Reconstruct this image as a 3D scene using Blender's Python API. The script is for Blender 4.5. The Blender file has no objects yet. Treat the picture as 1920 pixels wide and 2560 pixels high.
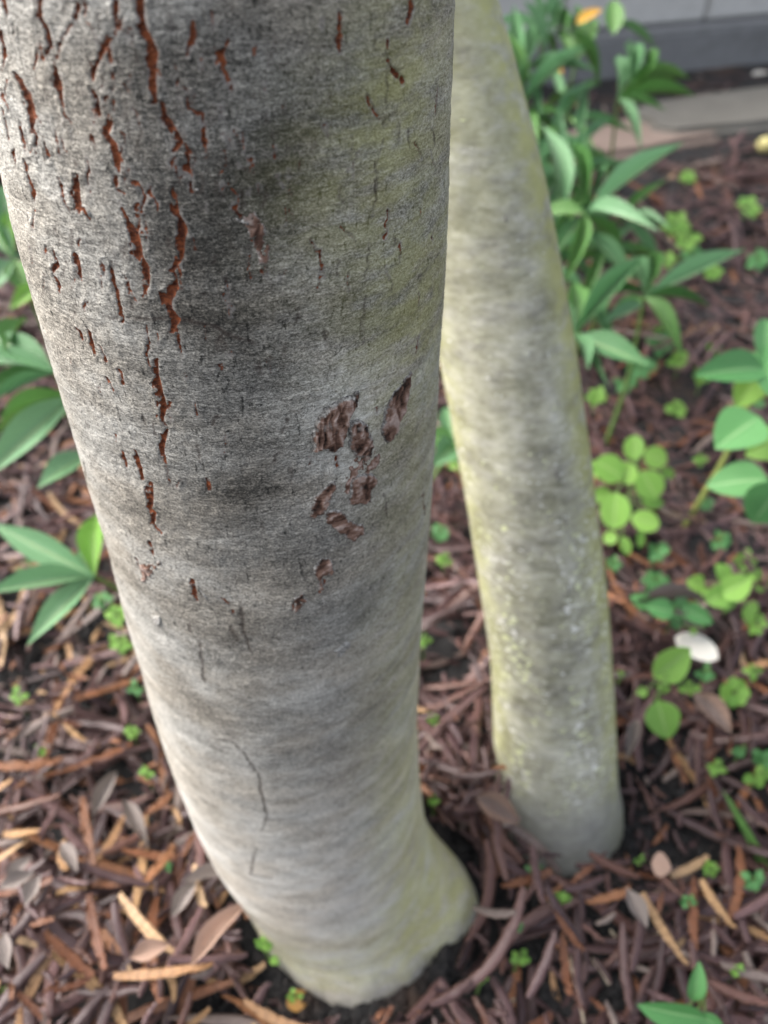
import bpy, bmesh, math, random
import numpy as np
from mathutils import Vector, Matrix

random.seed(7)
rng = np.random.default_rng(7)
R = math.radians
scene = bpy.context.scene
COL = scene.collection

# ------------------------------------------------------------------ camera
F = 1923.0                      # focal length in photo pixels (1920 x 2560)
CAM_H = 0.6
PITCH = R(43)
FW = np.array([0, math.cos(PITCH), -math.sin(PITCH)])
UP = np.array([0, math.sin(PITCH), math.cos(PITCH)])
CAM = np.array([0, 0, CAM_H])
cam_d = bpy.data.cameras.new('camera')
cam = bpy.data.objects.new('camera', cam_d)
COL.objects.link(cam)
cam.location = CAM
cam.rotation_euler = (R(90) - PITCH, 0, 0)
cam_d.sensor_fit = 'VERTICAL'
cam_d.sensor_height = 36.0
cam_d.lens = 36.0 * F / 2560.0
cam_d.clip_start = 0.01
cam_d.clip_end = 200
cam_d.dof.use_dof = True
cam_d.dof.focus_distance = 0.232
cam_d.dof.aperture_fstop = cam_d.lens / 3.3
scene.camera = cam

# ------------------------------------------------------------------ sky, sun, exposure
SUN_EL, SUN_AZ = R(46), R(-74)           # azimuth from +y towards +x
world = bpy.data.worlds.new('World')
scene.world = world
world.use_nodes = True
wn, wl = world.node_tree.nodes, world.node_tree.links
wn.clear()
sky = wn.new('ShaderNodeTexSky')
sky.sky_type = 'NISHITA'
sky.sun_disc = False
sky.sun_elevation = SUN_EL
sky.sun_rotation = SUN_AZ
sky.dust_density = 6
sky.air_density = 1.0
sky.ozone_density = 0.6
hs = wn.new('ShaderNodeHueSaturation')
hs.inputs['Saturation'].default_value = 0.42
bg = wn.new('ShaderNodeBackground')
bg.inputs['Strength'].default_value = 0.15
wo = wn.new('ShaderNodeOutputWorld')
wl.new(sky.outputs[0], hs.inputs['Color'])
wl.new(hs.outputs[0], bg.inputs['Color'])
wl.new(bg.outputs[0], wo.inputs['Surface'])
sun_d = bpy.data.lights.new('sun', 'SUN')
sun_d.energy = 1.15
sun_d.angle = R(60)
sun_d.color = (1, .97, .92)
sun = bpy.data.objects.new('sun', sun_d)
COL.objects.link(sun)
sd = Vector((math.sin(SUN_AZ) * math.cos(SUN_EL), math.cos(SUN_AZ) * math.cos(SUN_EL), math.sin(SUN_EL)))
sun.rotation_euler = sd.to_track_quat('Z', 'Y').to_euler()
sun.location = (0, 0, 6)
scene.view_settings.view_transform = 'Standard'
scene.view_settings.look = 'None'
scene.view_settings.exposure = 1.45
scene.view_settings.gamma = 1
scene.view_settings.use_curve_mapping = False

# ------------------------------------------------------------------ helpers
def project(p):
    q = np.asarray(p) - CAM
    d = q @ FW
    return 960 + F * q[..., 0] / d, 1280 - F * (q @ UP) / d, d

def ray(u, v):
    return FW + (u - 960) / F * np.array([1., 0, 0]) - (v - 1280) / F * UP

def at(u, v, depth):
    return CAM + ray(u, v) * depth

def sstep(a, b, x):
    t = np.clip((x - a) / (b - a), 0, 1)
    return t * t * (3 - 2 * t)

_tab = np.random.default_rng(3).random((8, 256, 256))
def vnoise(x, y, k=0):
    x = np.asarray(x, float); y = np.asarray(y, float)
    xi = np.floor(x).astype(int); yi = np.floor(y).astype(int)
    fx = x - xi; fy = y - yi
    fx = fx * fx * (3 - 2 * fx); fy = fy * fy * (3 - 2 * fy)
    t = _tab[k % 8]
    a = t[xi & 255, yi & 255]; b = t[(xi + 1) & 255, yi & 255]
    c = t[xi & 255, (yi + 1) & 255]; d = t[(xi + 1) & 255, (yi + 1) & 255]
    return (a * (1 - fx) + b * fx) * (1 - fy) + (c * (1 - fx) + d * fx) * fy

def fbm(x, y, k=0, o=4):
    s = 0; a = .5; n = 0
    for i in range(o):
        s = s + a * vnoise(x * 2 ** i + 17 * i, y * 2 ** i + 31 * i, k + i); n += a; a *= .5
    return s / n

def cubic(x, xk, yk):
    n = len(xk); h = np.diff(xk); A = np.eye(n); b = np.zeros(n)
    for i in range(1, n - 1):
        A[i, i-1] = h[i-1]; A[i, i] = 2 * (h[i-1] + h[i]); A[i, i+1] = h[i]
        b[i] = 6 * ((yk[i+1] - yk[i]) / h[i] - (yk[i] - yk[i-1]) / h[i-1])
    m = np.linalg.solve(A, b)
    i = np.clip(np.searchsorted(xk, x) - 1, 0, n - 2); t = x - xk[i]; hh = h[i]
    return yk[i] + t * ((yk[i+1] - yk[i]) / hh - hh * (2 * m[i] + m[i+1]) / 6) + t * t * m[i] / 2 + t**3 * (m[i+1] - m[i]) / (6 * hh)

def np_mesh(name, verts, faces, smooth=True, uv=None):
    """verts (n,3), faces (m,4) or (m,3) numpy"""
    me = bpy.data.meshes.new(name)
    verts = np.ascontiguousarray(verts, np.float32); faces = np.ascontiguousarray(faces, np.int32)
    m, k = faces.shape
    me.vertices.add(len(verts)); me.vertices.foreach_set('co', verts.ravel())
    me.loops.add(m * k); me.loops.foreach_set('vertex_index', faces.ravel())
    me.polygons.add(m); me.polygons.foreach_set('loop_start', np.arange(m, dtype=np.int32) * k)
    me.polygons.foreach_set('use_smooth', np.full(m, smooth))
    me.update(calc_edges=True)
    if uv is not None:
        l = me.uv_layers.new(name='uv')
        l.data.foreach_set('uv', np.ascontiguousarray(uv[faces.ravel()], np.float32).ravel())
    me.validate()
    return me

def grid_faces(nr, nc, wrap=False):
    i = np.arange(nr - 1)[:, None]; j = np.arange(nc if wrap else nc - 1)[None, :]
    j2 = (j + 1) % nc
    return np.stack([i*nc + j, i*nc + j2, (i+1)*nc + j2, (i+1)*nc + j], -1).reshape(-1, 4)

def attr(me, name, vals):
    a = me.attributes.new(name, 'FLOAT', 'POINT')
    a.data.foreach_set('value', np.ascontiguousarray(vals, np.float32).ravel())

def obj(name, me, mat=None, parent=None):
    o = bpy.data.objects.new(name, me)
    COL.objects.link(o)
    if mat is not None and me is not None and not me.materials:
        me.materials.append(mat)
    if parent is not None:
        o.parent = parent
    return o

def tag(o, label, cat, group=None):
    o['label'] = label; o['category'] = cat
    if group: o['group'] = group
    return o

def empty(name, loc):
    o = bpy.data.objects.new(name, None)
    o.empty_display_size = .02
    COL.objects.link(o); o.location = loc
    return o

def tube(pts, rad, n=8, cap=True):
    pts = np.asarray(pts, float); rad = np.broadcast_to(rad, len(pts))
    tan = np.gradient(pts, axis=0); tan /= np.linalg.norm(tan, axis=1)[:, None] + 1e-9
    ref = np.array([0, 0, 1.]) if abs(tan[0, 2]) < .9 else np.array([1., 0, 0])
    vs = []
    for p, t, r in zip(pts, tan, rad):
        a = np.cross(t, ref); a /= np.linalg.norm(a) + 1e-9; b = np.cross(a, t)
        for k in range(n):
            an = 2 * math.pi * k / n
            vs.append(p + r * (a * math.cos(an) + b * math.sin(an)))
    return np.array(vs), grid_faces(len(pts), n, True)

# ---- node helpers
class NT:
    def __init__(s, name):
        s.m = bpy.data.materials.new(name); s.m.use_nodes = True
        s.n, s.l = s.m.node_tree.nodes, s.m.node_tree.links
        s.b = s.n['Principled BSDF']
    def new(s, t, **kw):
        nd = s.n.new(t)
        for k, v in kw.items():
            if k.startswith('i_'): nd.inputs[k[2:].replace('_', ' ')].default_value = v
            else: setattr(nd, k, v)
        return nd
    def link(s, a, b): s.l.new(a, b)
    def coords(s, scale=(1, 1, 1), kind='Object', rot=(0, 0, 0)):
        tc = s.new('ShaderNodeTexCoord'); mp = s.new('ShaderNodeMapping')
        mp.inputs['Scale'].default_value = scale; mp.inputs['Rotation'].default_value = rot
        s.link(tc.outputs[kind], mp.inputs[0]); return mp.outputs[0]
    def noise(s, scale, detail=3, rough=.6, vec=None, dist=0):
        """scale: 3-tuple (per axis)"""
        nd = s.new('ShaderNodeTexNoise'); nd.inputs['Scale'].default_value = 1
        nd.inputs['Detail'].default_value = detail; nd.inputs['Roughness'].default_value = rough
        nd.inputs['Distortion'].default_value = dist
        s.link(s.coords(scale) if vec is None else vec, nd.inputs['Vector']); return nd.outputs['Fac']
    def math(s, op, a, b=None, c=None, clamp=False):
        nd = s.new('ShaderNodeMath', operation=op, use_clamp=clamp)
        for i, x in enumerate((a, b, c)):
            if x is None: continue
            if isinstance(x, (int, float)): nd.inputs[i].default_value = x
            else: s.link(x, nd.inputs[i])
        return nd.outputs[0]
    def map(s, x, a, b, c=0, d=1, smooth=True):
        nd = s.new('ShaderNodeMapRange')
        if smooth: nd.interpolation_type = 'SMOOTHSTEP'
        for i, y in enumerate((a, b, c, d)): nd.inputs[i + 1].default_value = y
        s.link(x, nd.inputs[0]); return nd.outputs[0]
    def attr(s, name):
        return s.new('ShaderNodeAttribute', attribute_name=name).outputs['Fac']
    def ramp(s, x, stops):
        nd = s.new('ShaderNodeValToRGB'); e = nd.color_ramp.elements
        while len(e) < len(stops): e.new(.5)
        for q, (p, c) in zip(e, stops): q.position = p; q.color = (*c, 1)
        s.link(x, nd.inputs[0]); return nd.outputs[0]
    def mix(s, f, a, b, mode='MIX'):
        nd = s.new('ShaderNodeMix', data_type='RGBA', blend_type=mode)
        for i, x in ((0, f), (6, a), (7, b)):
            if isinstance(x, (int, float)): nd.inputs[i].default_value = x
            elif isinstance(x, tuple): nd.inputs[i].default_value = (*x, 1)
            else: s.link(x, nd.inputs[i])
        return nd.outputs[2]
    def out(s, col, rough=.7, bump=None, bstr=.5, bdist=.001, spec=.3):
        if isinstance(col, tuple): s.b.inputs['Base Color'].default_value = (*col, 1)
        else: s.link(col, s.b.inputs['Base Color'])
        if isinstance(rough, (int, float)): s.b.inputs['Roughness'].default_value = rough
        else: s.link(rough, s.b.inputs['Roughness'])
        s.b.inputs['Specular IOR Level'].default_value = spec
        if bump is not None:
            bp = s.new('ShaderNodeBump'); bp.inputs['Strength'].default_value = bstr; bp.inputs['Distance'].default_value = bdist
            s.link(bump, bp.inputs['Height']); s.link(bp.outputs[0], s.b.inputs['Normal'])
        return s.m

# ------------------------------------------------------------------ materials
def bark_front():
    t = NT('grey_fissured_bark')
    streak = t.noise((330, 330, 1250), 4, .7)
    speck = t.noise((1300, 1300, 1900), 3, .75)
    med = t.noise((44, 44, 115), 4, .65)
    blot = t.noise((22, 22, 34), 4, .6)
    x = t.math('MULTIPLY_ADD', streak, .46, .775 - .5 * (.46 + .78 + .32 + .26))
    x = t.math('MULTIPLY_ADD', speck, .78, x)
    x = t.math('MULTIPLY_ADD', med, .32, x)
    x = t.math('MULTIPLY_ADD', blot, .26, x)          # mean .80
    x = t.math('MULTIPLY_ADD', t.attr('stain_shade'), -.175, x)
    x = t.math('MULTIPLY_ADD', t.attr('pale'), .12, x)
    fleck = t.math('MULTIPLY', t.map(t.noise((620, 620, 260), 3, .6), .60, .70), t.attr('rough'))
    x = t.math('MULTIPLY_ADD', fleck, -.16, x)
    tint = t.mix(t.map(blot, .35, .65), (1.0, .965, .91), (.96, .98, .99))
    col = t.ramp(x, [(.44, (.022, .022, .021)), (.58, (.095, .091, .083)), (.72, (.26, .248, .225)), (.86, (.52, .495, .45)), (1.0, (.80, .77, .715))])
    col = t.mix(1., col, tint, 'MULTIPLY')
    # algae
    al = t.math('MULTIPLY', t.attr('algae'), t.map(t.noise((60, 60, 160), 4, .6), .3, .62, .25, 1))
    col = t.mix(t.math('MULTIPLY', al, .85, clamp=True), col, t.mix(.62, col, t.mix(x, (.10, .10, .03), (.54, .53, .16))))
    # brown-violet tinge on the base
    col = t.mix(t.math('MULTIPLY', t.attr('basal'), .6), col, t.mix(t.map(speck, .35, .7), (.20, .185, .20), (.48, .46, .50)))
    col = t.mix(t.math('MULTIPLY', t.map(t.math('MULTIPLY_ADD', t.noise((150, 150, 150), 4, .7), -1.2, t.attr('dirt')), -.35, .25), .85), col, (.022, .020, .019))
    # cracks
    sd_ = t.math('MULTIPLY_ADD', t.math('SUBTRACT', t.noise((420, 420, 420), 3, .7), .5), 1.1, t.attr('crack'))
    inside = t.map(sd_, .12, -.12)
    rim = t.math('MULTIPLY', t.map(sd_, .75, .1), t.map(sd_, -.2, .1))
    lipn = t.map(t.noise((190, 190, 260), 2), .45, .62)
    col = t.mix(t.math('MULTIPLY', t.math('MULTIPLY', t.map(sd_, 1.0, .25), .32), t.math('MULTIPLY', lipn, t.math('SUBTRACT', 1., t.attr('crackdark')))), col, (.58, .55, .52))
    col = t.mix(t.math('MULTIPLY', rim, .35), col, (.05, .035, .03))
    red = t.mix(t.map(t.noise((420, 420, 700), 4, .7), .32, .68), (.055, .016, .009), (.26, .074, .026))
    red = t.mix(t.map(t.attr('crackdark'), .3, .9), red, (.035, .024, .02))
    col = t.mix(t.math('MULTIPLY', inside, t.math('MULTIPLY_ADD', t.attr('crackdark'), -.35, 1.)), col, red)
    h = t.math('ADD', t.math('MULTIPLY', streak, .7), t.math('MULTIPLY', speck, .6))
    return t.out(col, t.map(x, .5, .9, .75, .55), h, .75, .0008, .28)

def bark_back():
    t = NT('pale_smooth_bark')
    streak = t.noise((110, 110, 300), 4, .7)
    blot = t.noise((45, 45, 60), 5, .65)
    x = t.math('ADD', t.math('MULTIPLY', streak, .46), t.math('MULTIPLY', blot, .54))
    x = t.math('MULTIPLY_ADD', t.attr('stain_shade'), -.14, x)
    col = t.ramp(x, [(.34, (.15, .145, .13)), (.5, (.36, .352, .315)), (.66, (.58, .575, .53))])
    al = t.math('MULTIPLY', t.attr('algae'), t.map(t.noise((50, 50, 110), 4, .6), .28, .6, .3, 1))
    col = t.mix(t.math('MULTIPLY', al, .9, clamp=True), col, t.mix(blot, (.24, .24, .085), (.54, .545, .25)))
    # lichen spots
    ln = t.noise((210, 210, 360), 3, .6)
    thr = t.math('MULTIPLY_ADD', t.attr('lichen'), -.165, .74)
    spot = t.map(t.math('SUBTRACT', ln, thr), -.015, .03)
    tone = t.map(t.noise((80, 80, 80), 2), .42, .58)
    col = t.mix(t.math('MULTIPLY', spot, .9), col, t.mix(tone, (.74, .74, .70), (.66, .70, .40)))
    col = t.mix(t.math('MULTIPLY', t.attr('basal'), .7), col, t.mix(blot, (.16, .16, .155), (.36, .36, .35)))
    return t.out(col, .62, streak, .4, .001, .3)

def scar_mat():
    t = NT('scarred_brown_bark')
    w = t.noise((260, 260, 700), 4, .7, dist=1.2)
    w2 = t.noise((140, 140, 160), 3, .6)
    w = t.math('ADD', t.math('MULTIPLY', w, .4), t.math('MULTIPLY', t.attr('wr'), .6))
    col = t.ramp(w, [(.33, (.020, .013, .010)), (.44, (.105, .056, .040)), (.55, (.23, .14, .105)), (.67, (.42, .32, .28))])
    col = t.mix(t.map(w2, .58, .78), col, (.40, .36, .33))
    gn = t.noise((700, 700, 900), 4, .7)
    grey = t.ramp(gn, [(.36, (.05, .048, .045)), (.52, (.22, .21, .195)), (.66, (.46, .44, .41))])
    col = t.mix(t.map(t.math('MULTIPLY_ADD', gn, -.7, t.attr('rim')), -.1, .35), grey, col)
    return t.out(col, .75, w, .8, .0012, .2)

def crust_mat():
    t = NT('pale_crusty_bark')
    w = t.noise((1200, 1200, 1500), 4, .7)
    col = t.ramp(w, [(.36, (.10, .097, .09)), (.5, (.30, .29, .27)), (.64, (.62, .60, .57))])
    return t.out(col, .8, w, .7, .0009, .2)

def soil_mat():
    t = NT('black_humus_soil')
    n = t.noise((160, 160, 160), 5, .7); n2 = t.noise((9, 9, 9), 4, .6)
    col = t.ramp(n, [(.3, (.006, .006, .007)), (.55, (.020, .019, .020)), (.75, (.055, .048, .046))])
    col = t.mix(t.map(n2, .5, .7), col, t.mix(n, (.03, .018, .013), (.10, .062, .045)))
    return t.out(col, t.map(n, .3, .7, .55, .9), n, .9, .004, .35)

def pod_mat(name, stops, pits=0, rough=.48):
    t = NT(name)
    info = t.new('ShaderNodeObjectInfo')
    rnd = t.math('FRACT', t.math('ADD', info.outputs['Random'], t.attr('rnd')))
    c = t.ramp(rnd, stops)
    tc = t.new('ShaderNodeTexCoord')
    g = t.noise((260, 260, 260), 4, .65)
    c = t.mix(t.map(g, .35, .7, 0, .55), c, t.mix(.5, c, (.025, .015, .014)))
    uvm = t.new('ShaderNodeMapping'); uvm.inputs['Scale'].default_value = (9, 1, 1)
    t.link(tc.outputs['UV'], uvm.inputs[0])
    sx = t.new('ShaderNodeSeparateXYZ'); t.link(uvm.outputs[0], sx.inputs[0])
    wob = t.math('MULTIPLY_ADD', g, .5, sx.outputs[0])
    band = t.math('ABSOLUTE', t.math('SUBTRACT', t.math('FRACT', wob), .5))
    if pits:
        c = t.mix(t.math('MULTIPLY', t.map(band, .14, .02), pits), c, (.07, .03, .018))
    # pale seams along both margins
    ed = t.math('ABSOLUTE', t.math('SUBTRACT', sx.outputs[1], .5))
    c = t.mix(t.math('MULTIPLY', t.map(ed, .19, .25), .35), c, (.34, .20, .13))
    return t.out(c, rough, g, .5, .0010, .45)

def leaf_mat(name, base, dark, vein, rough=.38, trans=.18, spec=.5):
    t = NT(name)
    info = t.new('ShaderNodeObjectInfo')
    tc = t.new('ShaderNodeTexCoord')
    sx = t.new('ShaderNodeSeparateXYZ'); t.link(tc.outputs['UV'], sx.inputs[0])
    mid = t.math('ABSOLUTE', t.math('SUBTRACT', sx.outputs[1], .5))
    n = t.noise((45, 45, 45), 3)
    c = t.mix(t.math('MULTIPLY_ADD', info.outputs['Random'], .75, t.math('MULTIPLY', n, .45)), dark, base)
    sv = t.math('FRACT', t.math('MULTIPLY_ADD', mid, -5., t.math('MULTIPLY', sx.outputs[0], 9)))
    svm = t.map(t.math('ABSOLUTE', t.math('SUBTRACT', sv, .5)), .07, .0)
    c = t.mix(t.math('MULTIPLY', svm, .22), c, vein)
    c = t.mix(t.math('MULTIPLY', t.map(mid, .05, .015), .65), c, vein)
    old = t.map(t.noise((70, 70, 70), 4, .7), .66, .74)
    c = t.mix(t.math('MULTIPLY', old, .5), c, t.mix(.5, c, (.22, .17, .06)))
    m = t.out(c, rough, t.math('ADD', svm, n), .4, .0015, spec)
    t.b.inputs['Subsurface Weight'].default_value = 0
    tr = t.new('ShaderNodeBsdfTranslucent'); t.link(c, tr.inputs[0])
    mx = t.new('ShaderNodeMixShader'); mx.inputs[0].default_value = trans
    t.link(t.b.outputs[0], mx.inputs[1]); t.link(tr.outputs[0], mx.inputs[2])
    t.link(mx.outputs[0], t.n['Material Output'].inputs[0])
    return m

def concrete_mat(name, a, b, sc=30):
    t = NT(name)
    n = t.noise((sc, sc, sc), 5, .7); n2 = t.noise((4, 4, 7), 3)
    c = t.mix(t.math('MULTIPLY_ADD', n, .7, t.math('MULTIPLY', n2, .35)), a, b)
    st = t.map(t.noise((7, 7, 16), 4, .65), .5, .7)
    c = t.mix(t.math('MULTIPLY', st, .45), c, t.mix(.6, c, (.06, .055, .045)))
    return t.out(c, .85, n, .6, .006, .25)

M = {}
M['bark1'] = bark_front(); M['bark2'] = bark_back(); M['scar'] = scar_mat(); M['crust'] = crust_mat(); M['soil'] = soil_mat()
M['pod_purple'] = pod_mat('purplish_pod_skin', [(0, (.038, .019, .021)), (.35, (.090, .047, .046)), (.6, (.055, .030, .035)), (.8, (.14, .078, .078)), (1, (.11, .046, .030))], 0, .42)
M['pod_orange'] = pod_mat('orange_pod_lining', [(0, (.11, .037, .017)), (.5, (.19, .072, .031)), (1, (.29, .13, .06))], .25, .5)
M['pod_tan'] = pod_mat('tan_pod_lining', [(0, (.32, .175, .085)), (.5, (.40, .24, .115)), (1, (.46, .31, .18))], .35, .55)
M['pod_grey'] = pod_mat('weathered_pod_skin', [(0, (.16, .125, .115)), (.5, (.22, .175, .155)), (1, (.13, .09, .08))], .1, .6)
M['leaf_glaucous'] = leaf_mat('glaucous_leaf', (.185, .36, .190), (.065, .19, .065), (.33, .45, .20))
M['leaf_green'] = leaf_mat('mid_green_leaf', (.115, .26, .060), (.045, .14, .038), (.22, .36, .10))
M['leaf_bright'] = leaf_mat('fresh_green_leaf', (.28, .52, .10), (.15, .36, .055), (.36, .55, .18), trans=.3)
M['leaf_broad'] = leaf_mat('broad_green_leaf', (.12, .33, .105), (.06, .21, .06), (.26, .46, .2))
M['leaf_yellow'] = leaf_mat('yellow_leaf', (.72, .40, .05), (.50, .26, .03), (.6, .4, .1))
M['leaf_amber'] = leaf_mat('amber_leaf', (.42, .22, .05), (.26, .13, .03), (.3, .18, .06))
M['leaf_dry'] = leaf_mat('dry_pink_leaf', (.42, .29, .23), (.30, .19, .14), (.36, .22, .16), .6, .1)
M['leaf_drygrey'] = leaf_mat('dry_grey_leaf', (.24, .205, .19), (.14, .115, .105), (.15, .12, .11), .6, .05)
M['petal'] = leaf_mat('white_petal', (.86, .84, .78), (.80, .76, .68), (.82, .78, .7), .45, .25)
M['stem'] = NT('green_stem').out((.12, .20, .06), .5)
M['stem_pale'] = NT('yellow_green_stem').out((.30, .36, .10), .5)
M['straw'] = NT('dry_straw').out((.40, .34, .26), .6)
M['twig'] = concrete_mat('dry_twig_bark', (.06, .045, .04), (.20, .16, .14), 120)
M['wall'] = concrete_mat('pale_concrete', (.42, .418, .41), (.66, .655, .64))
M['plinth'] = concrete_mat('dark_concrete', (.14, .143, .15), (.27, .275, .285))
M['stone'] = concrete_mat('paving_stone', (.085, .08, .07), (.21, .20, .18), 18)
M['stone_brown'] = concrete_mat('sandy_paving', (.17, .125, .105), (.31, .24, .205), 25)
M['fruit'] = NT('yellow_fruit_skin').out((.50, .45, .20), .6)

# ------------------------------------------------------------------ ground
TR1 = np.array([(-.03, -.0079, .222, .0590), (.02, -.0263, .227, .0645), (.06, -.0361, .231, .0676), (.12, -.0461, .237, .0709), (.2, -.0522, .245, .0722),
                (.3, -.0532, .255, .0734), (.4, -.0512, .262, .0732), (.5, -.0494, .262, .0706), (.58, -.0467, .262, .0665), (.66, -.043, .262, .0635),
                (.9, -.03, .264, .060), (1.3, -.03, .28, .056), (1.8, -.05, .30, .050), (2.3, -.06, .31, .043)])
TR2 = np.array([(-.03, .1461, .280, .0495), (.02, .1382, .300, .0487), (.06, .1328, .316, .0474), (.12, .1257, .340, .0456), (.2, .1106, .372, .0449),
                (.3, .0883, .412, .0444), (.4, .0623, .452, .0431), (.5, .0294, .492, .0408), (.58, -.0035, .524, .0385), (.66, -.034, .556, .037),
                (.9, -.10, .64, .035), (1.3, -.16, .76, .032), (1.8, -.20, .86, .028), (2.2, -.22, .92, .024)])
WALL_Z = .10
def g_base(x, y):
    x = np.asarray(x, float); y = np.asarray(y, float)
    z = .10 * sstep(.65, 1.75, y)
    z = z + .012 * (fbm(x * 6 + 40, y * 6 + 40, 1, 3) - .5)
    # hollow round the second trunk, soil heaped against the first
    d2 = np.hypot(x - .20, y - .30)
    z = z - .012 * np.exp(-(d2 / .07) ** 2)
    d1 = np.hypot(x + .022, y - .222) - .072
    z = z + .009 * np.exp(-(np.clip(d1, 0, 9) / .022) ** 2) * (.4 + 1.2 * fbm(x * 40, y * 40, 5, 2)) + .016 * np.exp(-(np.hypot(x - .075, y - .315) / .045) ** 2)
    return z
def g_height(x, y):
    near = np.clip(1.6 - .5 * np.hypot(x, y), 0, 1)
    x = np.asarray(x, float); y = np.asarray(y, float)
    return g_base(x, y) + near * (.010 * (fbm(x * 45, y * 45, 2, 3) - .5) + .006 * (fbm(x * 150, y * 150, 4, 2) - .5))

def spaced(lo, hi, n, ext, m):
    core = np.linspace(lo, hi, n)
    e = np.geomspace(.02, ext, m)
    return np.concatenate([lo - e[::-1], core, hi + e])
gx = spaced(-.75, 1.0, 300, 40, 18); gy = spaced(.02, 1.5, 270, 45, 22)
X, Y = np.meshgrid(gx, gy)
V = np.stack([X, Y, g_height(X, Y)], -1).reshape(-1, 3)
ground = obj('ground', np_mesh('ground', V, grid_faces(len(gy), len(gx))), M['soil'])
ground['kind'] = 'structure'
ground['label'] = 'black crumbly garden soil under the litter of pods'

def ground_hit(u, v, lift=0.):
    d = ray(u, v); t = .1
    for _ in range(60):
        p = CAM + d * t
        t += max((p[2] - float(g_base(p[0], p[1])) - lift), -.05) / max(-d[2], .12) * .8
        if t > 40: break
    return CAM + d * t

# ------------------------------------------------------------------ garden wall and stones
def bevel_box(sx, sy, sz, b=.006, jit=0.):
    bm = bmesh.new(); bmesh.ops.create_cube(bm, size=1)
    for v in bm.verts:
        v.co = Vector((v.co.x * sx, v.co.y * sy, v.co.z * sz))
        if jit: v.co += Vector((random.uniform(-jit, jit), random.uniform(-jit, jit), random.uniform(-jit, jit) * .3))
    bmesh.ops.bevel(bm, geom=list(bm.edges), offset=b, segments=2, affect='EDGES')
    me = bpy.data.meshes.new('block'); bm.to_mesh(me); bm.free()
    return me

pa = ground_hit(1539, 197); pb = ground_hit(1920, 156)
wd = Vector((pb[0] - pa[0], pb[1] - pa[1], 0)).normalized()
wang = math.atan2(wd.y, wd.x)
wall = empty('garden_wall', (pa[0], pa[1], WALL_Z - .03)); wall.rotation_euler = (0, 0, wang)
tag(wall, 'low pale concrete block wall with a dark plinth behind the plants', 'wall')
pl_h = .12
for i in range(-4, 5):
    b = obj('plinth_block', bevel_box(.796, .26, pl_h, .008, .002), M['plinth'], wall)
    b.location = (i * .8 + .2, .13, pl_h / 2)
for c in range(4):
    for i in range(-8, 9):
        b = obj('wall_block', bevel_box(.394, .18, .194, .006, .002), M['wall'], wall)
        b.location = (i * .4 + (.2 if c % 2 else 0) + .07, .13 + .02, pl_h + .101 + c * .2)

def slab(name, u, v, su, sv, rot, mat, label, th=.03):
    p = ground_hit(u, v)
    n = 18; rad = []
    bm = bmesh.new()
    top = []
    for k in range(n):
        a = 2 * math.pi * k / n
        r = 1 / ((abs(math.cos(a)) ** 4 + abs(math.sin(a)) ** 4) ** .25) * random.uniform(.93, 1.04)
        top.append(bm.verts.new((math.cos(a) * r * su, math.sin(a) * r * sv, th + random.uniform(-.003, .003))))
    f = bm.faces.new(top)
    ex = bmesh.ops.extrude_face_region(bm, geom=[f])
    for q in ex['geom']:
        if isinstance(q, bmesh.types.BMVert): q.co.z = -.03; q.co.x *= 1.03; q.co.y *= 1.03
    bmesh.ops.recalc_face_normals(bm, faces=list(bm.faces))
    bmesh.ops.bevel(bm, geom=[e for e in bm.edges if all(abs(w.co.z - th) < .004 for w in e.verts)], offset=.012, segments=3, affect='EDGES')
    me = bpy.data.meshes.new(name); bm.to_mesh(me); bm.free()
    for po in me.polygons: po.use_smooth = False
    o = obj(name, me, mat)
    o.location = (p[0], p[1], float(g_base(p[0], p[1])) - .008); o.rotation_euler = (0, 0, rot)
    tag(o, label, 'paving stone')
    return o
SLABS = [slab('paving_stone', 1850, 290, .26, .11, wang + .04, M['stone'], 'grey rough paving stone lying below the concrete wall'),
         slab('paving_stone', 1600, 345, .20, .085, wang + .1, M['stone_brown'], 'sandy brown paving stone partly hidden behind green leaves', .02)]

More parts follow.
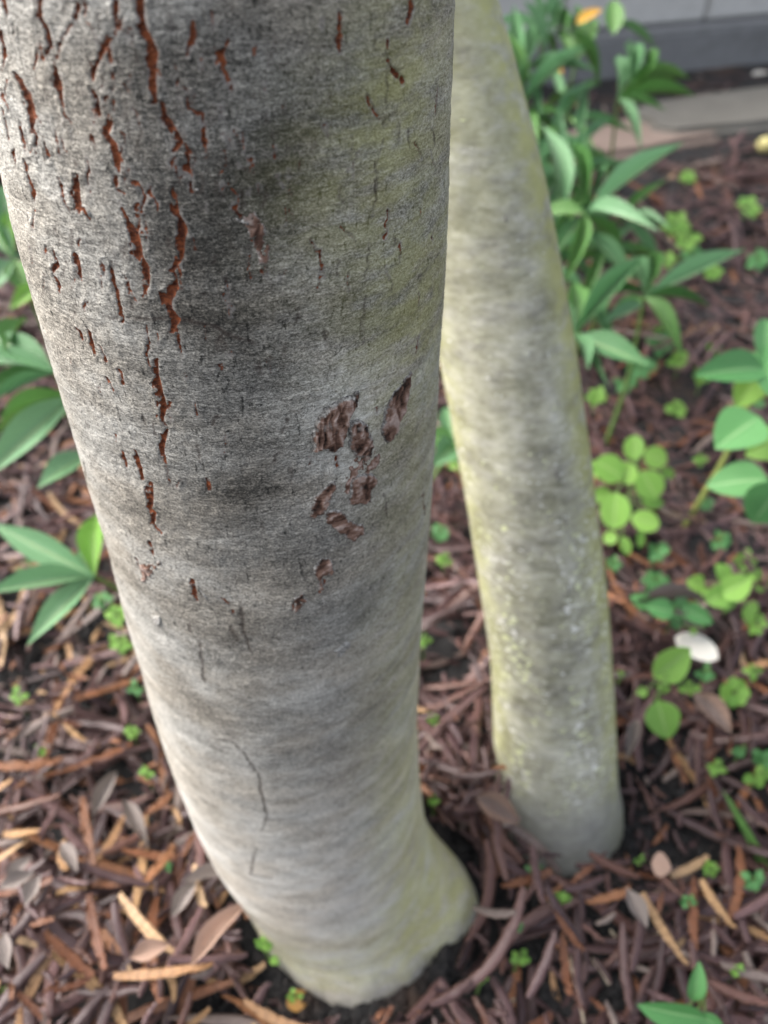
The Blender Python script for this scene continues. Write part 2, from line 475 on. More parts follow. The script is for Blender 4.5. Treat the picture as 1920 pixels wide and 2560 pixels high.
# ------------------------------------------------------------------ trunks
K = 1920 / 1659.
class Trunk:
    def __init__(s, knots, thetas, zs, flare):
        s.k = knots; s.th = thetas; s.z = zs
        s.cx = cubic(zs, knots[:, 0], knots[:, 1]); s.cy = cubic(zs, knots[:, 0], knots[:, 2]); s.r = cubic(zs, knots[:, 0], knots[:, 3])
        T, Z = np.meshgrid(thetas, zs)
        s.T, s.Z = T, Z
        s.rad = s.r[:, None] + flare(T, Z)
        s.dirx, s.diry = np.sin(T), -np.cos(T)
        s.S = T * .07
    def pos(s, disp=0.):
        q = s.rad + disp
        return np.stack([s.cx[:, None] + q * s.dirx, s.cy[:, None] + q * s.diry, s.Z], -1)
    def prepare(s, step=3):
        P = s.pos()[::step, ::step]
        u, v, d = project(P)
        to = CAM - P
        nrm = np.stack([s.dirx, s.diry, s.Z * 0], -1)[::step, ::step]
        face = (to * nrm).sum(-1) > 0
        s.pu = np.where(face & (d > .05), u, 1e6); s.pv = v; s.pd = d
        s.ps = s.S[::step, ::step]; s.pz = s.Z[::step, ::step]
        s.cosv = (to * nrm).sum(-1) / np.linalg.norm(to, axis=-1)
    def find(s, u, v):
        e = (s.pu - u) ** 2 + (s.pv - v) ** 2
        i = np.unravel_index(np.argmin(e), e.shape)
        return s.ps[i], s.pz[i], s.pd[i], max(s.cosv[i], .35)
    def surf(s, S, Z, off=0.):
        """world point for surface coords"""
        T = np.asarray(S) / .07; Z = np.asarray(Z, float)
        k = s.k
        cx = cubic(Z, k[:, 0], k[:, 1]); cy = cubic(Z, k[:, 0], k[:, 2])
        r = cubic(Z, k[:, 0], k[:, 3]) + s.flare(T, Z) + off
        return np.stack([cx + r * np.sin(T), cy - r * np.cos(T), Z], -1)

def flare1(T, Z):
    a = .027 * np.exp(-((T - R(84)) / R(30)) ** 2) * np.exp(-((Z - .012) / .036) ** 2)
    b = .019 * np.exp(-((T - R(8)) / R(48)) ** 2) * np.exp(-(np.clip(Z + .01, 0, 9) / .032) ** 2)
    c = .010 * np.exp(-((T + R(70)) / R(30)) ** 2) * np.exp(-(np.clip(Z, 0, 9) / .03) ** 2)
    lump = .0022 * (fbm(T * 2.2 + 9, Z * 14 + 3, 3, 2) - .5)
    knot = .004 * np.exp(-((T - R(21)) / R(19)) ** 2 - ((Z - .375) / .035) ** 2)
    rag = .006 * (fbm(T * 5 + 2, Z * 30 + 1, 6, 3) - .5) * np.exp(-(np.clip(Z, 0, 9) / .03) ** 2)
    return a + b + c + lump + knot + rag
def flare2(T, Z):
    a = .004 * np.exp(-(np.clip(Z, 0, 9) / .018) ** 2) * (.5 + .5 * np.cos(T * 3 + .6))
    return a + .002 * (fbm(T * 2 + 3, Z * 16 + 8, 5, 2) - .5)

def z_rows(knots, n, v0, v1):
    zz = np.linspace(-.03, .62, 4000)
    cy = cubic(zz, knots[:, 0], knots[:, 2]) - cubic(zz, knots[:, 0], knots[:, 3]); cx = cubic(zz, knots[:, 0], knots[:, 1])
    u, v, d = project(np.stack([cx, cy, zz], -1))
    z = np.interp(np.linspace(v0, v1, n), v[::-1], zz[::-1])[::-1]
    return np.unique(z)

th1 = np.concatenate([np.linspace(R(-104), R(104), 500), np.linspace(R(104), R(256), 44)[1:-1]])
z1 = np.sort(z_rows(TR1, 1000, -60, 2700)); z1 = np.concatenate([[-.03], z1[z1 > -.0295], np.linspace(z1[-1] + .01, 2.3, 60)])
t1 = Trunk(TR1, th1, z1, flare1); t1.flare = flare1; t1.prepare()

# --- bark features read off the photo (u, v, full width), scaled to photo pixels
def C(sc, ox, oy, *pts): return [(ox + x / sc, oy + y / sc, w / sc) for x, y, w in pts]
c1 = lambda *p: C(1.728, 0, 0, *p)
c3 = lambda *p: C(1.728, 0, 1280, *p)
cf = lambda *p: C(1 / K, 0, 0, *p)
CR = [
 c1((605,0,30),(610,100,28),(640,140,35),(655,220,38),(660,330,40),(655,445,26)),
 c1((700,450,28),(715,500,34),(735,560,40),(765,610,32),(755,660,12)),
 c1((745,680,7),(735,720,7)), c1((800,675,18),(815,740,22),(820,820,12)),
 c1((740,790,8),(765,850,20),(770,930,28),(790,980,30),(785,1050,34),(800,1110,20)),
 c1((800,1110,14),(755,1160,14),(748,1240,25),(720,1290,40),(725,1340,28),(750,1380,40),(745,1430,12)),
 c1((640,1410,6),(645,1500,9)), c1((675,1550,12),(668,1600,22),(685,1680,30),(695,1760,28),(690,1810,16)),
 c1((700,1820,10),(712,1850,15),(705,1930,18),(708,2000,7)), c1((720,2010,4),(728,2070,4)),
 c1((500,0,20),(510,70,18),(490,150,14),(450,220,18),(410,280,24),(400,340,22)), c1((375,370,16),(405,420,28),(430,490,22)),
 c1((465,525,24),(470,570,22),(495,620,30),(505,690,34),(520,740,18)), c1((490,770,16),(500,800,12)), c1((515,815,10),(525,840,16)),
 c1((520,880,7),(550,960,22),(575,1010,34),(600,1060,38),(600,1110,34),(625,1160,32),(640,1210,20),(630,1260,8),(640,1300,5)),
 c1((75,315,12),(95,370,30),(125,440,38),(145,500,28),(140,570,10)),
 c1((165,0,14),(170,70,24),(195,120,22),(210,190,24),(190,250,10)),
 c1((245,300,22),(255,350,34),(260,420,18)), c1((265,440,8),(285,490,13),(300,530,8)),
 c1((10,0,20),(30,70,12)), c1((2,150,24),(15,230,20),(20,270,8)), c1((10,470,12),(20,520,10),(40,600,9)),
 c1((325,760,18),(330,830,30),(345,890,24)), c1((350,900,10),(375,950,11)),
 c1((105,700,12),(120,760,20),(145,830,18),(150,870,7)),
 c1((335,20,17),(338,80,12)), c1((305,110,9),(265,200,9),(245,245,5)), c1((390,100,5),(440,200,8)),
 c1((325,1110,17),(340,1170,20),(348,1210,7)),
 c1((230,1090,7),(240,1140,13),(225,1170,10)), c1((235,1185,12),(250,1220,14),(262,1265,6)),
 c1((475,1130,4),(495,1200,13),(510,1280,20),(520,1330,18),(530,1385,12)),
 c1((820,100,17),(825,170,17),(820,240,9)), c1((865,250,11),(870,300,9)),
 c1((970,170,18),(970,230,22),(980,300,22),(990,385,11)),
 c1((810,400,9),(825,470,13),(860,500,18),(870,560,20),(885,630,17),(905,685,6)),
 c1((770,280,9),(775,370,11)), c1((1035,570,8),(1040,620,9)), c1((965,650,8),(985,700,8),(955,745,7)), c1((1075,680,10),(1085,740,9)),
 c1((995,790,9),(1025,850,16),(1030,910,13),(1045,970,8)), c1((1095,1040,10),(1110,1075,9)), c1((1140,1170,8),(1150,1210,8)),
 c1((600,790,11),(615,850,14),(618,920,9)),
 c1((345,1435,18),(355,1465,12)), c1((385,1435,15),(405,1500,15)), c1((410,1510,10),(415,1535,9)),
 c1((435,1490,8),(465,1550,9)), c1((460,1640,10),(485,1690,7)), c1((525,1600,12),(530,1655,9)),
 c1((525,1950,11),(545,2010,12)), c1((585,1955,8),(605,2010,18),(620,2065,14)), c1((645,2090,12),(655,2160,20),(650,2212,12)),
 c1((890,2070,8),(910,2110,7)), c1((845,1740,5),(845,1790,5)), c1((730,1740,8),(730,1780,6)),
 c1((500,1880,6),(505,1910,6)), c1((340,1040,6),(345,1070,5)),
 c1((1465,50,14),(1465,150,18),(1475,220,12)), c1((1570,410,8),(1610,460,9),(1640,520,5)), c1((1475,980,7),(1530,1040,5)),
 c1((1340,1040,8),(1385,1110,7)), c1((1385,1130,5),(1385,1240,4)),
 c3((660,0,16),(665,50,12),(690,95,7)), c3((655,130,7),(660,180,6)), c3((830,290,14),(835,330,14),(850,380,10)), c3((970,370,10),(975,390,8)), c3((1000,420,7),(1005,435,6)),
 c3((595,205,8),(600,225,7)), c3((1390,290,10),(1392,345,7)), c3((1280,370,9),(1270,410,7)),
 cf((890,0,9),(885,20,10),(880,50,7)), cf((840,130,6),(850,150,6),(868,175,8)), cf((735,28,10),(737,55,6)), cf((945,190,3),(940,240,4)),
 cf((838,455,4),(833,510,5)), cf((695,540,4),(697,600,3)), cf((905,730,3),(900,760,3)), cf((950,820,3),(947,860,4)), cf((912,1070,4),(916,1110,4)),
 cf((725,985,4),(728,1005,4)), cf((665,990,3),(667,1002,3)),
]
DK = [  # thin dark lines: creases and old seams
 cf((235,690,3),(300,686,6),(345,684,5),(400,690,5),(460,703,6),(510,722,5),(560,742,4)),
 cf((838,130,2.2),(836,200,1.2),(830,270,2.4)), cf((826,300,2),(815,350,2.4),(808,430,3),(804,470,2)), cf((797,520,1.6),(793,560,2),(788,600,1.2)), cf((786,640,2),(782,700,1.6),(780,740,1)),
 cf((455,1592,1.5),(500,1600,2.5),(530,1630,2.5),(555,1675,2.5),(572,1730,3),(574,1765,3.4),(565,1795,1)), cf((553,1830,1.4),(548,1860,2.4),(545,1890,2.4)),
 cf((574,1768,2.2),(640,1765,1.2)), cf((545,1890,4),(585,1898,2.5)), cf((430,1600,1.4),(480,1622,2.4)),
 cf((515,1300,3),(530,1370,4),(540,1410,4)), cf((430,1390,3),(440,1470,4)), cf((410,1340,3),(412,1360,3)),
 cf((183,1000,5),(187,1050,4)), cf((500,1350,3),(516,1385,3)), cf((560,790,4),(565,810,4)), cf((700,720,5),(705,735,4)),
]
rr = random.Random(5)
for _ in range(190):      # small fissures between the long ones
    u = rr.uniform(0, 640) if rr.random() < .72 else rr.uniform(560, 950)
    v = rr.triangular(-20, 1250, 150)
    if u < (v - 370) * .25 + 20: continue
    ln = rr.uniform(12, 45); sl = rr.uniform(-.15, .35); w = rr.uniform(1.0, 3.2)
    (DK if rr.random() < .5 else CR).append(cf((u, v, w), (u + ln * sl * .5 + rr.uniform(-3, 3), v + ln * .5, w), (u + ln * sl, v + ln, w * .5)))

for _ in range(46):
    u = rr.uniform(0, 420); v = rr.triangular(-20, 900, 120)
    if u < (v - 370) * .25 + 25: continue
    ln = rr.uniform(20, 80); sl = rr.uniform(-.1, .4); w = rr.uniform(3, 7)
    CR.append(cf((u, v, w * .4), (u + ln * sl * .3 + rr.uniform(-4, 4), v + ln * .3, w), (u + ln * sl * .6 + rr.uniform(-4, 4), v + ln * .7, w * .8), (u + ln * sl, v + ln, w * .3)))
ns, nz = t1.S.shape[1], t1.S.shape[0]
crack = np.full(t1.S.shape, 9.0); crackdark = np.zeros(t1.S.shape)
Svec = t1.S[0]; Zvec = t1.Z[:, 0]
wob = (fbm(t1.S * 900, t1.Z * 500, 1, 3) - .5)
def burn(poly, dark):
    pts = []
    for (u, v, w) in poly:
        s_, z_, d_, cv = t1.find(u, v)
        pts.append((s_, z_, .90 * w * d_ / F / max(cv, .55)))
    for (s0, za, w0), (s1, zb, w1) in zip(pts[:-1], pts[1:]):
        pad = .006
        j0, j1 = np.searchsorted(Svec[:500], [min(s0, s1) - pad, max(s0, s1) + pad])
        i0, i1 = np.searchsorted(Zvec, [min(za, zb) - pad, max(za, zb) + pad])
        if j1 <= j0 or i1 <= i0: continue
        S = t1.S[i0:i1, j0:j1]; Z = t1.Z[i0:i1, j0:j1]; wb = wob[i0:i1, j0:j1]
        dx, dz = s1 - s0, zb - za; L2 = dx * dx + dz * dz + 1e-12
        t = np.clip(((S - s0) * dx + (Z - za) * dz) / L2, 0, 1)
        hw = .5 * (w0 + (w1 - w0) * t)
        d = np.hypot(S - s0 - t * dx + wb * .0022, Z - za - t * dz) - hw * (1 + 1.8 * wb)
        d = d * 1000
        c = crack[i0:i1, j0:j1]
        m = d < c
        crack[i0:i1, j0:j1][m] = d[m]
        crackdark[i0:i1, j0:j1][m] = dark
for p in CR: burn(p, 0)
for p in DK: burn(p, 1)

def blobs(t, items, amp=1.):
    f = np.zeros(t.S.shape)
    for (x, y, rx, ry, a) in items:
        s_, z_, d_, cv = t.find(x * K, y * K)
        s2, z2, _, _ = t.find(x * K, (y + ry) * K); _, z3, _, _ = t.find(x * K, (y - ry) * K)
        rs = rx * K * d_ / F / max(cv, .5); rz = max(abs(z3 - z2) / 2, .004)
        f += a * np.exp(-((t.S - s_) / rs) ** 2 - ((t.Z - z_) / rz) ** 2)
    return f
stain_shade = blobs(t1, [(520,480,230,520,.42),(420,520,150,260,.6),(560,330,190,220,.55),(330,120,220,140,.35),(500,880,190,170,.6),(580,1050,190,110,.45),(600,1200,150,60,.55),
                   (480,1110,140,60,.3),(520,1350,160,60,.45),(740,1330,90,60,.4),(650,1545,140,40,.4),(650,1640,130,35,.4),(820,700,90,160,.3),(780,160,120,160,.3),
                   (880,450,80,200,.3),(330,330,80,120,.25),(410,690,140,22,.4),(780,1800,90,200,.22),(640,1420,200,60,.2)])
stain_shade = stain_shade + .42 * (fbm(t1.S * 70 + 5, t1.Z * 120, 2, 4) - .5) + .14 * (fbm(t1.S * 60, t1.Z * 300, 6, 3) - .5)  # sooty bark patches, plus blocked front light painted in as darker colour
edge_light_l = np.exp(-((t1.T + R(80)) / R(34)) ** 2)  # light from the left, painted in as a paler trunk edge
pale = .25 * edge_light_l + 1.0 * sstep(.36, .12, t1.Z) + blobs(t1, [(740,880,105,120,1.3),(640,620,80,60,.3),(730,1040,70,60,.5),(680,1340,120,70,.35),(800,1430,90,80,.4),(700,1000,60,40,.4)])
algae = .95 * sstep(R(22), R(62), t1.T) * (1 - .4 * sstep(R(95), R(140), t1.T)) * (.45 + .55 * sstep(.35, .12, t1.Z)) + 1.05 * sstep(.13, .03, t1.Z) * (.45 + .55 * fbm(t1.T * 5, t1.Z * 20, 2, 2)) \
    + blobs(t1, [(880,650,110,220,.55),(700,450,130,160,.3),(800,280,130,220,.5),(880,150,90,180,.4)])
basal = sstep(.030, .006, t1.Z + .02 * (fbm(t1.T * 7, t1.Z * 30, 3, 3) - .5))
rough_zone = sstep(.22, .42, t1.Z)
ins = np.clip(-crack / np.maximum(.25, .2), 0, 1)
disp = -.0008 * sstep(.15, -.55, crack) * (1 - .75 * crackdark)
disp += .00028 * np.exp(-((crack - .6) / .6) ** 2) * (1 - .9 * crackdark) * sstep(.4, .65, fbm(t1.S * 260, t1.Z * 200, 4, 2))
disp += .00050 * rough_zone * (fbm(t1.S * 420, t1.Z * 300, 0, 3) - .5)
disp += .00028 * (fbm(t1.S * 130, t1.Z * 900, 1, 3) - .5)
disp += .0007 * (fbm(t1.S * 45, t1.Z * 80, 6, 3) - .5)
crusty = np.clip(blobs(t1, [(735,880,85,90,1),(725,1010,60,60,.8),(690,1070,50,50,.5)]), 0, 1)
disp += .0012 * crusty * (fbm(t1.S * 700, t1.Z * 600, 2, 3) - .5)
disp = np.where(t1.Z > .66, 0, disp)
P1 = t1.pos(disp)
BASE1 = np.array([-.026, .227, 0.])
tree1 = empty('acacia_tree', BASE1)
tag(tree1, 'thick grey tree trunk with red-brown bark cracks and a brown knot scar', 'tree')
me = np_mesh('trunk', P1.reshape(-1, 3) - BASE1, grid_faces(nz, ns, True))
for nme, a in (('crack', crack), ('crackdark', crackdark), ('stain_shade', stain_shade), ('pale', pale), ('algae', np.clip(algae, 0, 1.2)), ('basal', basal), ('rough', rough_zone), ('dirt', sstep(.022, -.002, t1.Z))):
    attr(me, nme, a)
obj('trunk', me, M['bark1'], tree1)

# --- knot scars: raised corky patches lying on the bark
def patch(name, outline, mat, h=.0011, grain=(500, 260), seed=0, label=None, base=-.0006, soft=.0016, grow=.0011):
    """outline in photo pixels; a dense patch of bark that swells out of the trunk"""
    pts = np.array([t1.find(u, v)[:2] for u, v in outline])
    lo, hi = pts.min(0) - .003, pts.max(0) + .003
    n = int(np.clip((hi[0] - lo[0]) / .00038, 8, 130)); m = int(np.clip((hi[1] - lo[1]) / .00045, 8, 170))
    S, Z = np.meshgrid(np.linspace(lo[0], hi[0], n), np.linspace(lo[1], hi[1], m))
    d = np.full(S.shape, 1e9); inside = np.zeros(S.shape, bool)
    q = np.roll(pts, -1, 0)
    for (a, b), (c, e) in zip(pts, q):
        dx, dz = c - a, e - b
        t = np.clip(((S - a) * dx + (Z - b) * dz) / (dx * dx + dz * dz + 1e-12), 0, 1)
        d = np.minimum(d, np.hypot(S - a - t * dx, Z - b - t * dz))
        cond = ((b > Z) != (e > Z))
        xi = a + (Z - b) * dx / (dz if abs(dz) > 1e-9 else 1e-9)
        inside ^= cond & (S < xi)
    sdv = np.where(inside, d, -d) + grow + .0022 * (fbm(S * 500 + seed, Z * 500, seed, 3) - .5)
    rise = sstep(-.0004, soft, sdv)
    wr = fbm(S * grain[0] + 2.2 * fbm(S * 200, Z * 200, seed + 2, 2), Z * grain[1], seed + 1, 3)
    off = base - .0016 * (1 - rise) + (h + .0005) * rise + .0015 * rise * (wr - .5) + .0007 * rise * (fbm(S * 1400, Z * 900, 2, 2) - .5)
    Pw = t1.surf(S.ravel(), Z.ravel(), off.ravel())
    me = np_mesh(name, Pw - BASE1, grid_faces(m, n)); attr(me, 'wr', wr); attr(me, 'rim', sstep(.0, .0030, sdv))
    o = obj(name, me, mat, tree1)
    if label: o['label'] = label
    return o
def c8(*p): return [(700 + x / 3.687, 850 + y / 3.687) for x, y in p]
patch('knot_scar', c8((600,540),(660,520),(740,430),(720,560),(650,720),(640,760),(600,860),(560,960),(500,1010),(400,1000),(330,1020),(320,900),(350,740),(400,640),(480,580)), M['scar'], .0016, (900, 180), 1, 'dark furrowed half ring of the knot')
patch('knot_scar', c8((650,780),(720,740),(790,770),(820,880),(860,960),(830,1060),(700,1050),(660,960),(640,860)), M['scar'], .0014, (700, 500), 2)
patch('bark_scar', c8((700,1080),(830,1010),(930,1010),(920,1120),(880,1230),(760,1240),(680,1300),(640,1420),(560,1400),(580,1280)), M['scar'], .0001, (600, 500), 3, 'thin pale flaking bark joining the scars')
patch('bark_scar', c8((1200,300),(1210,340),(1180,520),(1140,660),(1100,760),(1040,920),(1000,960),(940,860),(960,700),(1000,560),(1080,430)), M['scar'], .0010, (500, 200), 4, 'long slanting brown scar')
patch('bark_scar', c8((660,1270),(760,1230),(880,1230),(910,1300),(850,1380),(820,1500),(700,1500),(640,1520),(650,1400)), M['scar'], .0010, (500, 260), 5)
patch('bark_scar', c8((540,1270),(520,1380),(470,1440),(400,1600),(330,1640),(280,1620),(320,1480),(360,1370),(450,1310)), M['scar'], .0009, (400, 500), 6)
patch('bark_scar', c8((430,1590),(560,1570),(640,1650),(760,1720),(790,1790),(690,1860),(560,1800),(470,1740),(410,1660)), M['scar'], .0007, (300, 500), 7)
patch('bark_scar', [(603,520),(630,510),(660,560),(680,640),(672,660),(650,655),(630,600),(605,560)], M['scar'], .0002, (500, 200), 2, 'small pale raised scar')
patch('bark_scar', [(345,1405),(365,1408),(400,1405),(405,1412),(380,1425),(375,1450),(358,1455),(350,1430)], M['scar'], .0003, (400, 400), 3)
patch('bark_scar', [(800,1390),(830,1400),(835,1430),(812,1440),(806,1480),(795,1470),(790,1420)], M['scar'], .0007, (400, 400), 1)
patch('bark_scar', [(735,1500),(760,1485),(768,1495),(752,1520),(738,1528)], M['scar'], .0008, (400, 400), 5)
patch('bark_scar', [(835,1630),(870,1600),(875,1615),(850,1645)], M['crust'], .0007, (400, 400), 6)
patch('bark_scar', [(384,1545),(400,1540),(405,1555),(390,1562)], M['crust'], .0008, (400, 400), 7)
for (u, v, a, l) in [(590,290,-60,38),(580,545,20,50),(360,560,30,60),(300,500,60,40),(255,860,55,60),(275,900,55,50),(490,1470,40,55),(550,1505,50,40),(475,1455,60,30),(640,690,55,50),(470,470,10,40),(130,290,60,45),(215,520,60,40),(800,615,50,30)]:
    ca, sa = math.cos(R(a)), math.sin(R(a)); w = 3
    patch('bark_flake', [(u - sa*w*.6, v + ca*w*.6), (u + ca*l*.5 - sa*w, v + sa*l*.5 + ca*w), (u + ca*l, v + sa*l), (u + ca*l*.5 + sa*w, v + sa*l*.5 - ca*w), (u + sa*w*.6, v - ca*w*.6)], M['crust'], .0004, (700, 700), int(u) % 5, soft=.0008, grow=.0002)

# --- second trunk
th2 = np.concatenate([np.linspace(R(-100), R(100), 200), np.linspace(R(100), R(260), 40)[1:-1]])
z2 = np.concatenate([np.linspace(-.03, .66, 420), np.linspace(.68, 2.2, 50)])
t2 = Trunk(TR2, th2, z2, flare2); t2.flare = flare2; t2.prepare(2)
stain2 = .3 * (fbm(t2.S * 60 + 5, t2.Z * 90, 2, 4) - .45) + blobs(t2, [(1200,1080,70,60,.5),(1180,1400,120,120,.35),(1230,600,90,60,.2),(1200,1950,90,60,.3)])
algae2 = .8 * sstep(R(24), R(66), t2.T) + .5 * sstep(R(-34), R(-74), t2.T) * sstep(.50, .36, t2.Z) + .30 * sstep(.35, .55, t2.Z) + .27
lich2 = .75 * sstep(.50, .2, t2.Z) * sstep(.02, .06, t2.Z) + .16 * fbm(t2.T * 4, t2.Z * 20, 1, 2)
lich2 = lich2 * (.65 + .65 * sstep(.35, .65, fbm(t2.T * 3 + 4, t2.Z * 25, 4, 3)))
bas2 = sstep(.075, .02, t2.Z + .03 * (fbm(t2.T * 4, t2.Z * 20, 3, 3) - .5))
disp2 = .0003 * (fbm(t2.S * 90, t2.Z * 500, 1, 3) - .5) + .0005 * (fbm(t2.S * 40, t2.Z * 50, 6, 3) - .5)
BASE2 = np.array([.14, .295, 0.])
tree2 = empty('acacia_tree', BASE2)
tag(tree2, 'slimmer pale leaning tree trunk with yellow-green algae and pale lichen spots', 'tree')
me = np_mesh('trunk', t2.pos(disp2).reshape(-1, 3) - BASE2, grid_faces(len(z2), len(th2), True))
for nme, a in (('stain_shade', stain2), ('algae', np.clip(algae2, 0, 1.1)), ('lichen', lich2), ('basal', bas2)): attr(me, nme, a)
obj('trunk', me, M['bark2'], tree2)
for (u, v, w, h) in [(1390,1185,7,22),(1418,1310,7,22),(1420,1475,7,20),(1395,1010,6,14),(1262,545,9,10)]:   # lenticels
    s_, z_, d_, cv = t2.find(u, v)
    n = 7; S, Z = np.meshgrid(np.linspace(-1, 1, n), np.linspace(-1, 1, n))
    rr_ = np.clip(1 - np.hypot(S, Z), -.3, 1)
    Pw = t2.surf((s_ + S * w * d_ / F).ravel(), (z_ + Z * h * d_ / F * 1.2).ravel(), (-.0006 + .0016 * rr_).ravel())
    obj('lenticel', np_mesh('lenticel', Pw - BASE2, grid_faces(n, n)), M['scar'], tree2)

# --- limbs and crowns above the frame
def lance(n=8, m=4, fold=.18, droop=.12, sharp=1.25, peak=.42, curl=0.):
    """unit leaf: length 1 along x, width 1 along y"""
    t = np.linspace(0, 1, n); w = np.where(t < peak, (t / peak), ((1 - t) / (1 - peak)))
    w = np.sin(np.clip(w, 0, 1) * math.pi / 2) ** sharp
    w = np.maximum(w, .02); s = np.linspace(-1, 1, m + 1)
    Xg = np.repeat(t[:, None], m + 1, 1); Yg = .5 * w[:, None] * s[None]
    Zg = fold * np.abs(Yg) - droop * Xg ** 2 + curl * np.sin(Xg * 9) * s[None] * .03
    uv = np.stack([Xg, .5 + Yg], -1)
    uv[..., 1] = .5 + .5 * s[None]
    return np.stack([Xg, Yg, Zg], -1).reshape(-1, 3), grid_faces(n, m + 1), uv.reshape(-1, 2)

def crown(tree, base, top, spread, n, seed, lift):
    r = np.random.default_rng(seed); top = np.array(top)
    tips = []
    for k in range(6):
        a = 2 * math.pi * (k + r.random() * .6) / 6; L = spread * r.uniform(.6, 1.0)
        e = top + np.array([math.cos(a) * L, math.sin(a) * L, lift * r.uniform(.5, 1.1)])
        mid = (top + e) / 2 + np.array([0, 0, .10]) + r.normal(0, .05, 3)
        pts = [top - np.array([0, 0, .06]), top * .7 + mid * .3, mid, mid * .5 + e * .5 + r.normal(0, .04, 3), e]
        v, f = tube(pts, [.022, .019, .014, .009, .004], 8)
        obj('limb', np_mesh('limb', v - base, f), M['twig'], tree)
        tips += [(np.array(mid), .35), (np.array(pts[3]), .45), (e, .45)]
    lv, lf, luv = lance(4, 2, .1, .2)
    cs = r.integers(0, len(tips), n); vs = []
    cen = np.array([tips[c][0] for c in cs]) + r.normal(0, 1, (n, 3)) * np.array([tips[c][1] for c in cs])[:, None] * np.array([.55, .55, .38])
    ang = r.uniform(0, 2 * math.pi, n); pit = r.uniform(-.9, .3, n); rol = r.uniform(-1, 1, n); L = r.uniform(.07, .14, n)
    p = lv * np.array([1, .16, 1])
    P = p[None] * L[:, None, None]
    c, s = np.cos(rol), np.sin(rol); y = P[..., 1] * c[:, None] - P[..., 2] * s[:, None]; z = P[..., 1] * s[:, None] + P[..., 2] * c[:, None]; x = P[..., 0]
    c, s = np.cos(pit), np.sin(pit); x, z = x * c[:, None] - z * s[:, None], x * s[:, None] + z * c[:, None]
    c, s = np.cos(ang), np.sin(ang); x, y = x * c[:, None] - y * s[:, None], x * s[:, None] + y * c[:, None]
    A = np.stack([x, y, z], -1) + cen[:, None]
    fc = (lf[None] + (np.arange(n) * len(lv))[:, None, None]).reshape(-1, 4)
    obj('crown', np_mesh('crown', A.reshape(-1, 3) - base, fc, uv=np.tile(luv, (n, 1))), M['leaf_green'], tree)
crown(tree1, BASE1, (-.06, .31, 2.3), 1.1, 3600, 21, .8)
crown(tree2, BASE2, (-.22, .92, 2.2), .9, 2400, 22, .8)

# ------------------------------------------------------------------ litter of pods
def pod_mesh(name, mat, L, W, T, bend, n=15, c=6, beads=5, hollow=0., seed=0):
    r = np.random.default_rng(seed)
    t = np.linspace(0, 1, n); x = (t - .5) * L
    w = W * .5 * np.clip(np.minimum(np.sin(np.pi * np.clip(t, .02, .98)) ** .24, 1), .12, 1) * (1 + .035 * np.cos(2 * np.pi * beads * t) + r.normal(0, .03, n))
    yc = bend * L * (4 * (t - .5) ** 2) + r.normal(0, .0003, n); zc = .02 * L * np.sin(t * 5 + seed) * .5
    tw = r.normal(0, .35) * (t - .5) * 2
    an = np.linspace(0, 2 * np.pi, c, endpoint=False)
    vs = np.zeros((n, c, 3)); uv = np.zeros((n, c, 2))
    for k, a in enumerate(an):
        yy = np.cos(a) * w; zz = np.sin(a) * T * .5 * (1 + .18 * np.cos(2 * np.pi * beads * t)) * np.clip(w / (W * .5), .25, 1)
        if hollow and math.sin(a) > .1: zz = zz - hollow * T * np.clip(w / (W * .5), 0, 1)
        vs[:, k, 0] = x; vs[:, k, 1] = yc + yy * np.cos(tw) - zz * np.sin(tw); vs[:, k, 2] = zc + yy * np.sin(tw) + zz * np.cos(tw)
        uv[:, k, 0] = t; uv[:, k, 1] = .5 + .25 * np.cos(a)
    v = vs.reshape(-1, 3); f = grid_faces(n, c, True)
    me = np_mesh(name, v, f, uv=uv.reshape(-1, 2))
    if mat: me.materials.append(mat)
    return me, v, f, uv.reshape(-1, 2)

KINDS = ['pod_purple', 'pod_orange', 'pod_tan', 'pod_grey']
VAR = {}
for ki, kd in enumerate(KINDS):
    VAR[kd] = []
    for j in range(5):
        Lp = [.088, .070, .104, .055, .078][j]
        VAR[kd].append((pod_mesh('seed_pod', M[kd], Lp, [.0078, .0070, .0086, .0066, .0082][j], [.0019, .0023][j % 2], [.02, .07, -.05, .03, .11][j],
                                 beads=int(Lp * 70), hollow=(.75 if kd in ('pod_orange', 'pod_tan') else 0), seed=ki * 10 + j), Lp))

